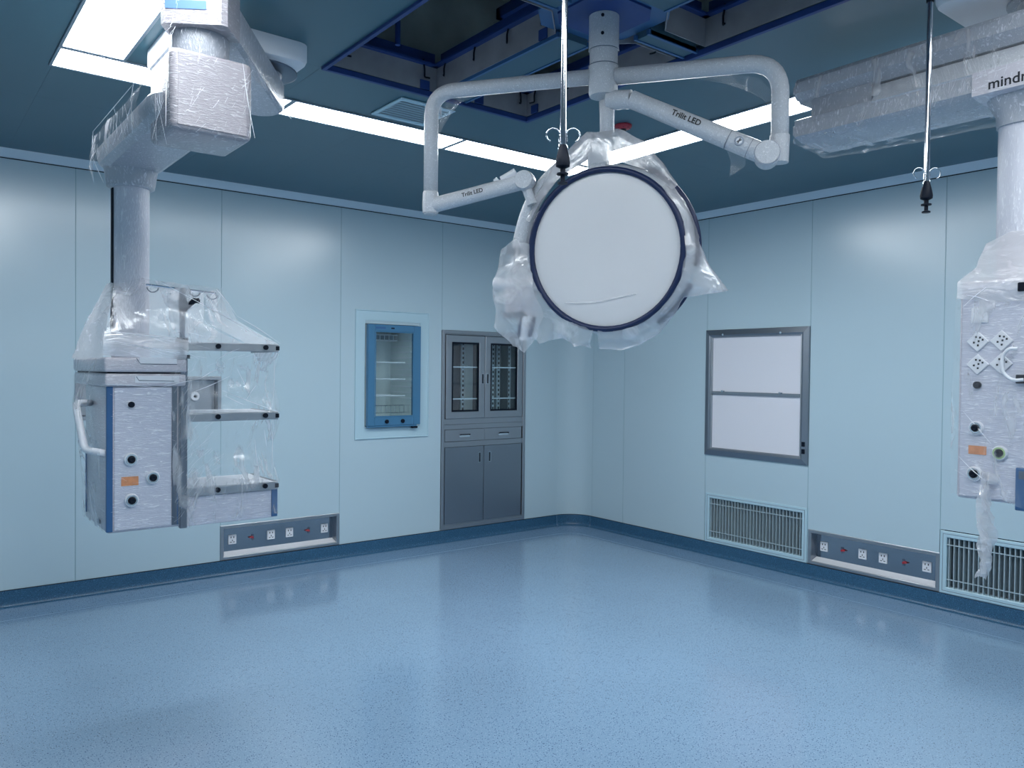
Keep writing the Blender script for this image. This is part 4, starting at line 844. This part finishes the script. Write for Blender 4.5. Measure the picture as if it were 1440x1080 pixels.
ev = -d
mw = frame_m(Re+ev*.165+sv*.0365-upv*.004, ev, upv if ev.cross(upv).dot(sv) > 0 else -upv); text('lettering', 'Trilit LED', .028, mw, 'text', t.loc, t.o, bold=.0006)
q = Rb+d*.105+sv*.0365
bm = B(); skin(bm, [ring(q-sv*.004, sv, .0165, 24), ring(q+sv*.0006, sv, .0165, 24)]); em = t.part('round_emblem', bm, 'tablet')
bm = B(); skin(bm, [ring(q, sv, .011, 20), ring(q+sv*.0012, sv, .011, 20)]); t.part('emblem_centre', bm, 'white', parent=em)
bm = B(); box(bm, -.002, .002, -.010, .010, 0, .0018, mat=frame_m(q, ev, upv)); box(bm, -.009, .009, -.002, .002, 0, .0018, mat=frame_m(q, (ev+upv), upv-ev)); t.part('emblem_mark', bm, 'text', parent=em)
for s_ in (.065, .145):
    bm = B(); c_ = Rb+d*s_; skin(bm, [ring(c_-d*.0008, d, .0372, 24), ring(c_+d*.0008, d, .0372, 24)]); t.part('arm_seam', bm, 'tablet')
bm = B(); tube(bm, [Re, V((MX+.005, MY-.02, 2.47))], .034, 16); t.part('arm_knuckle', bm, 'wraps', smooth=30)
bm = B(); tube(bm, [V((MX+.01, MY-.01, 2.47)), V((MX+.012, MY-.01, 2.42)), V((MX+.012, MY-.01, 2.33))], .029, 16, rf=lambda s: 1-.12*s); t.part('drop_tube', bm, 'wraps', smooth='all')
# round head
DC = V((-3.094, -3.511, 1.918)); dn = V((-.878, -.467, -.105)).normalized()
dr_ = V((dn.y*-1, dn.x, 0)).normalized(); dr_ = dr_ if dr_.dot(rt) > 0 else -dr_; du_ = dr_.cross(dn); du_ = du_ if du_.z > 0 else -du_
def DP(a, b, c): return DC+dr_*a+du_*b+dn*c       # right, up, towards the room
bm = B(); lathe(bm, [(0, .004), (.15, .003), (.25, .000), (.286, -.006)], DC, dn, 64, cap=False); t.part('lens', bm, 'dome', smooth='all')
bm = B(); lathe(bm, [(.283, -.004), (.285, .008), (.296, .011), (.304, .006), (.305, -.012)], DC, dn, 64, cap=False); t.part('front_rim', bm, 'rim', smooth='all')
bm = B(); lathe(bm, [(.305, -.010), (.314, -.030), (.320, -.060), (.322, -.10), (.29, -.135), (.18, -.155), (.0, -.16)], DC, dn, 64, cap=False); t.part('housing', bm, 'wraps', smooth='all')
bm = B()
for a0, a1 in ((-1.0, -.42), (-.22, 1.10)):
    pts = [DP(.328*math.cos(a0+(a1-a0)*i/24), .328*math.sin(a0+(a1-a0)*i/24), -.098) for i in range(25)]; tube(bm, pts, .0125, 10)
t.part('rear_rim', bm, 'rim', smooth='all')
bm = B(); pts = [DP(.335*math.cos(a), .335*math.sin(a), -.09) for a in (1.34, 1.24, 1.14)]; tube(bm, pts, .013, 10, rf=lambda s: .6+.9*s); t.part('rim_grip', bm, 'tablet', smooth='all')
# yoke that runs round the left of the head
yk = [V((MX+.012, MY-.01, 2.335)), DP(-.09, .365, -.05), DP(-.21, .305, -.05), DP(-.305, .195, -.05), DP(-.355, .06, -.05), DP(-.375, -.07, -.05)]
bm = B(); tube(bm, yk, .027, 14, smooth=7, rf=lambda s: .9+.45*s); t.part('yoke', bm, 'wraps', smooth='all')
bm = B(); box(bm, -.075, .045, -.10, .06, -.055, .025, .015, 3, mat=Matrix.Translation(DP(-.352, -.15, -.04)) @ Matrix((dr_, du_, dn)).transposed().to_4x4()); t.part('pivot_housing', bm, 'wraph', smooth=35)
bm = B(); cyl(bm, DP(-.37, -.115, -.03), DP(-.452, -.108, -.03), .018, n=16); cyl(bm, DP(-.445, -.108, -.03), DP(-.470, -.105, -.03), .022, n=16); t.part('side_knob', bm, 'white', smooth=30)
for a, b in ((-.355, -.28), (-.305, -.285)):
    bm = B(); tube(bm, [DP(a+.012, b+.045, -.01), DP(a-.010, b-.035, -.01)], .0085, 10); t.part('grip_strip', bm, 'rim', smooth=30)
bm = B(); tube(bm, [DP(-.335, -.24, -.03), DP(-.345, -.335, -.03)], .030, 14, rf=lambda s: 1-.25*s); t.part('handle', bm, 'white', smooth=30)
bm = B(); box(bm, -.05, .04, -.012, .012, 0, .004, mat=Matrix.Translation(DP(-.375, -.235, -.005)) @ Matrix((dr_, du_, dn)).transposed().to_4x4()); box(bm, -.03, .03, -.014, .014, 0, .004, mat=Matrix.Translation(DP(-.375, .015, -.015)) @ Matrix((dr_, du_, dn)).transposed().to_4x4()); t.part('printed_plate', bm, 'tablet')
# top bracket and neck
bm = B(); box(bm, -.045, .03, -.06, .06, -.03, .02, .01, 2, mat=Matrix.Translation(DP(-.02, .345, -.03)) @ Matrix((dr_, du_, dn)).transposed().to_4x4()); t.part('top_bracket', bm, 'wraps', smooth=35)
# bag film over the head
def ringpt(a, r, c): return tuple(DP(r*math.cos(a), r*math.sin(a), c))
import math as _m
top = (MX+.012, MY-.01, 2.36)
A_ = [2.75-i*.26 for i in range(9)]
filmpart(t, [[tuple(V(top)+dr_*(.03*_m.cos(a))+dn*.02) for a in A_], [ringpt(a, .345+.10*max(0, _m.sin(a))**6, -.012) for a in A_], [ringpt(a, .322, -.0) for a in A_]], 'film2', sub=4, amp=.008, seed=31, name='plastic_bag')
A_ = [.75-i*.22 for i in range(12)]
def outr(a):
    return .335+.155*_m.exp(-((a+.30)/.14)**2)+.045*_m.exp(-((a+1.15)/.35)**2)+.035*_m.exp(-((a+1.6)/.25)**2)
filmpart(t, [[ringpt(a, .306, .008) for a in A_], [ringpt(a, (outr(a)+.306)/2, .0) for a in A_], [ringpt(a, outr(a), -.03) for a in A_], [ringpt(a, .33, -.09) for a in A_]], 'film2', sub=4, amp=.010, seed=32, name='plastic_bag')
A_ = [4.55-i*.17 for i in range(10)]
filmpart(t, [[ringpt(a, .300, .010) for a in A_], [ringpt(a, .35+.03*_m.sin(a*9), .005) for a in A_], [ringpt(a, .345+(.11 if 3.3 < a < 4.1 else .03), -.02) for a in A_]], 'film2', sub=4, amp=.010, seed=33, name='plastic_bag')
filmpart(t, [[tuple(DP(-.42, .02, 0)), tuple(DP(-.36, .06, .01)), tuple(DP(-.31, .02, .01))], [tuple(DP(-.46, -.12, .01)), tuple(DP(-.36, -.12, .04)), tuple(DP(-.28, -.14, .03))], [tuple(DP(-.46, -.28, 0)), tuple(DP(-.36, -.27, .04)), tuple(DP(-.24, -.24, .02))], [tuple(DP(-.40, -.36, -.02)), tuple(DP(-.34, -.385, .0)), tuple(DP(-.28, -.32, .0))]], 'film2', sub=8, amp=.012, seed=34, name='plastic_bag')
# film flap under the right elbow and inside the arm bends
filmpart(t, [[(-2.74, -3.93, 2.52), (-2.83, -3.87, 2.53), (-2.93, -3.74, 2.53)], [(-2.735, -3.975, 2.46), (-2.80, -3.90, 2.495), (-2.90, -3.78, 2.52)], [(-2.735, -3.98, 2.37), (-2.745, -3.965, 2.42), (-2.80, -3.90, 2.49)]], 'filmt', sub=6, amp=.003, seed=35)
filmpart(t, [[(-3.47, -2.96, 2.50), (-3.44, -3.0, 2.54), (-3.38, -3.09, 2.545)], [(-3.485, -2.955, 2.42), (-3.465, -2.97, 2.46), (-3.42, -3.03, 2.52)], [(-3.488, -2.95, 2.30), (-3.475, -2.955, 2.38), (-3.45, -2.98, 2.46)]], 'filmt', sub=6, amp=.003, seed=36)
filmpart(t, [[tuple(Rb+d*.14+sv*.03-upv*.03), tuple(Rb+d*.06+sv*.03-upv*.035)], [tuple(Rb+d*.10-upv*.07), tuple(Rb+d*.05-upv*.06)], [tuple(Rb+d*.085-upv*.115), tuple(Rb+d*.083-upv*.115)]], 'filmt', sub=6, amp=.003, seed=37)
# creases on the lens film
for pts in ([DP(-.16, -.19, .007), DP(-.05, -.192, .007), DP(.03, -.18, .007), DP(.12, -.165, .006)]  ,):
    bm = B(); tube(bm, pts, .0013, 6, smooth=6); t.part('film_crease', bm, 'filmd', smooth='all')
# ================================================================== CEILING-HUNG INFUSION RODS
def rod(x, y, top_z, bot, lab):
    t = Thing('infusion_rod', lab, 'infusion rod', (x, y, H), 'steel infusion rods hanging from the ceiling')
    bm = B(); lathe(bm, [(.022, H-.0005), (.022, H-.012), (.012, H-.022), (.012, top_z)], (x, y, 0), n=20); t.part('ceiling_socket', bm, 'black', smooth=30)
    bm = B(); cyl(bm, (x, y, top_z+.01), (x, y, bot+.10), .0085, n=16); t.part('rod', bm, 'chrome', smooth=30)
    for s in (-1, 1):
        for v_ in (rt, ):
            o = V((x, y, 0)); cz = bot+.128
            pts = [o+rt*(s*.010)+V((0, 0, bot+.075)), o+rt*(s*.009)+V((0, 0, bot+.105))]
            pts += [o+rt*(s*(.026-.018*math.cos(a)))+V((0, 0, cz+.018*math.sin(a))) for a in [-.4+i*(PI+1.6)/14 for i in range(15)]]
            bm = B(); tube(bm, pts, .0022, 8); t.part('hook', bm, 'chrome', smooth='all')
    for s in (-1, 1):
        o = V((x, y, 0)); q_ = V((rt.y, -rt.x, 0)); bm = B(); tube(bm, [o+rt*(s*.008)+V((0, 0, bot+.12)), o+rt*(s*.013)+V((0, 0, bot+.07))], .0022, 8); t.part('hook_stem', bm, 'chrome', smooth='all')
    bm = B(); lathe(bm, [(.007, bot+.105), (.010, bot+.098), (.017, bot+.070), (.0195, bot+.055), (.0185, bot+.046), (.007, bot+.040), (.007, bot+.030), (.016, bot+.028), (.016, bot+.024), (.006, bot+.022), (.006, bot+.007), (.013, bot+.004), (.013, bot)], (x, y, 0), n=24); t.part('grip', bm, 'black', smooth=40)
    return t
rod(-2.52, -4.415, 2.68, 1.997, 'thin steel infusion rod hanging in front of the right wrapped pendant arm')
rod(-3.795, -4.065, 2.70, 1.958, 'thin steel infusion rod hanging in front of the lamp head')
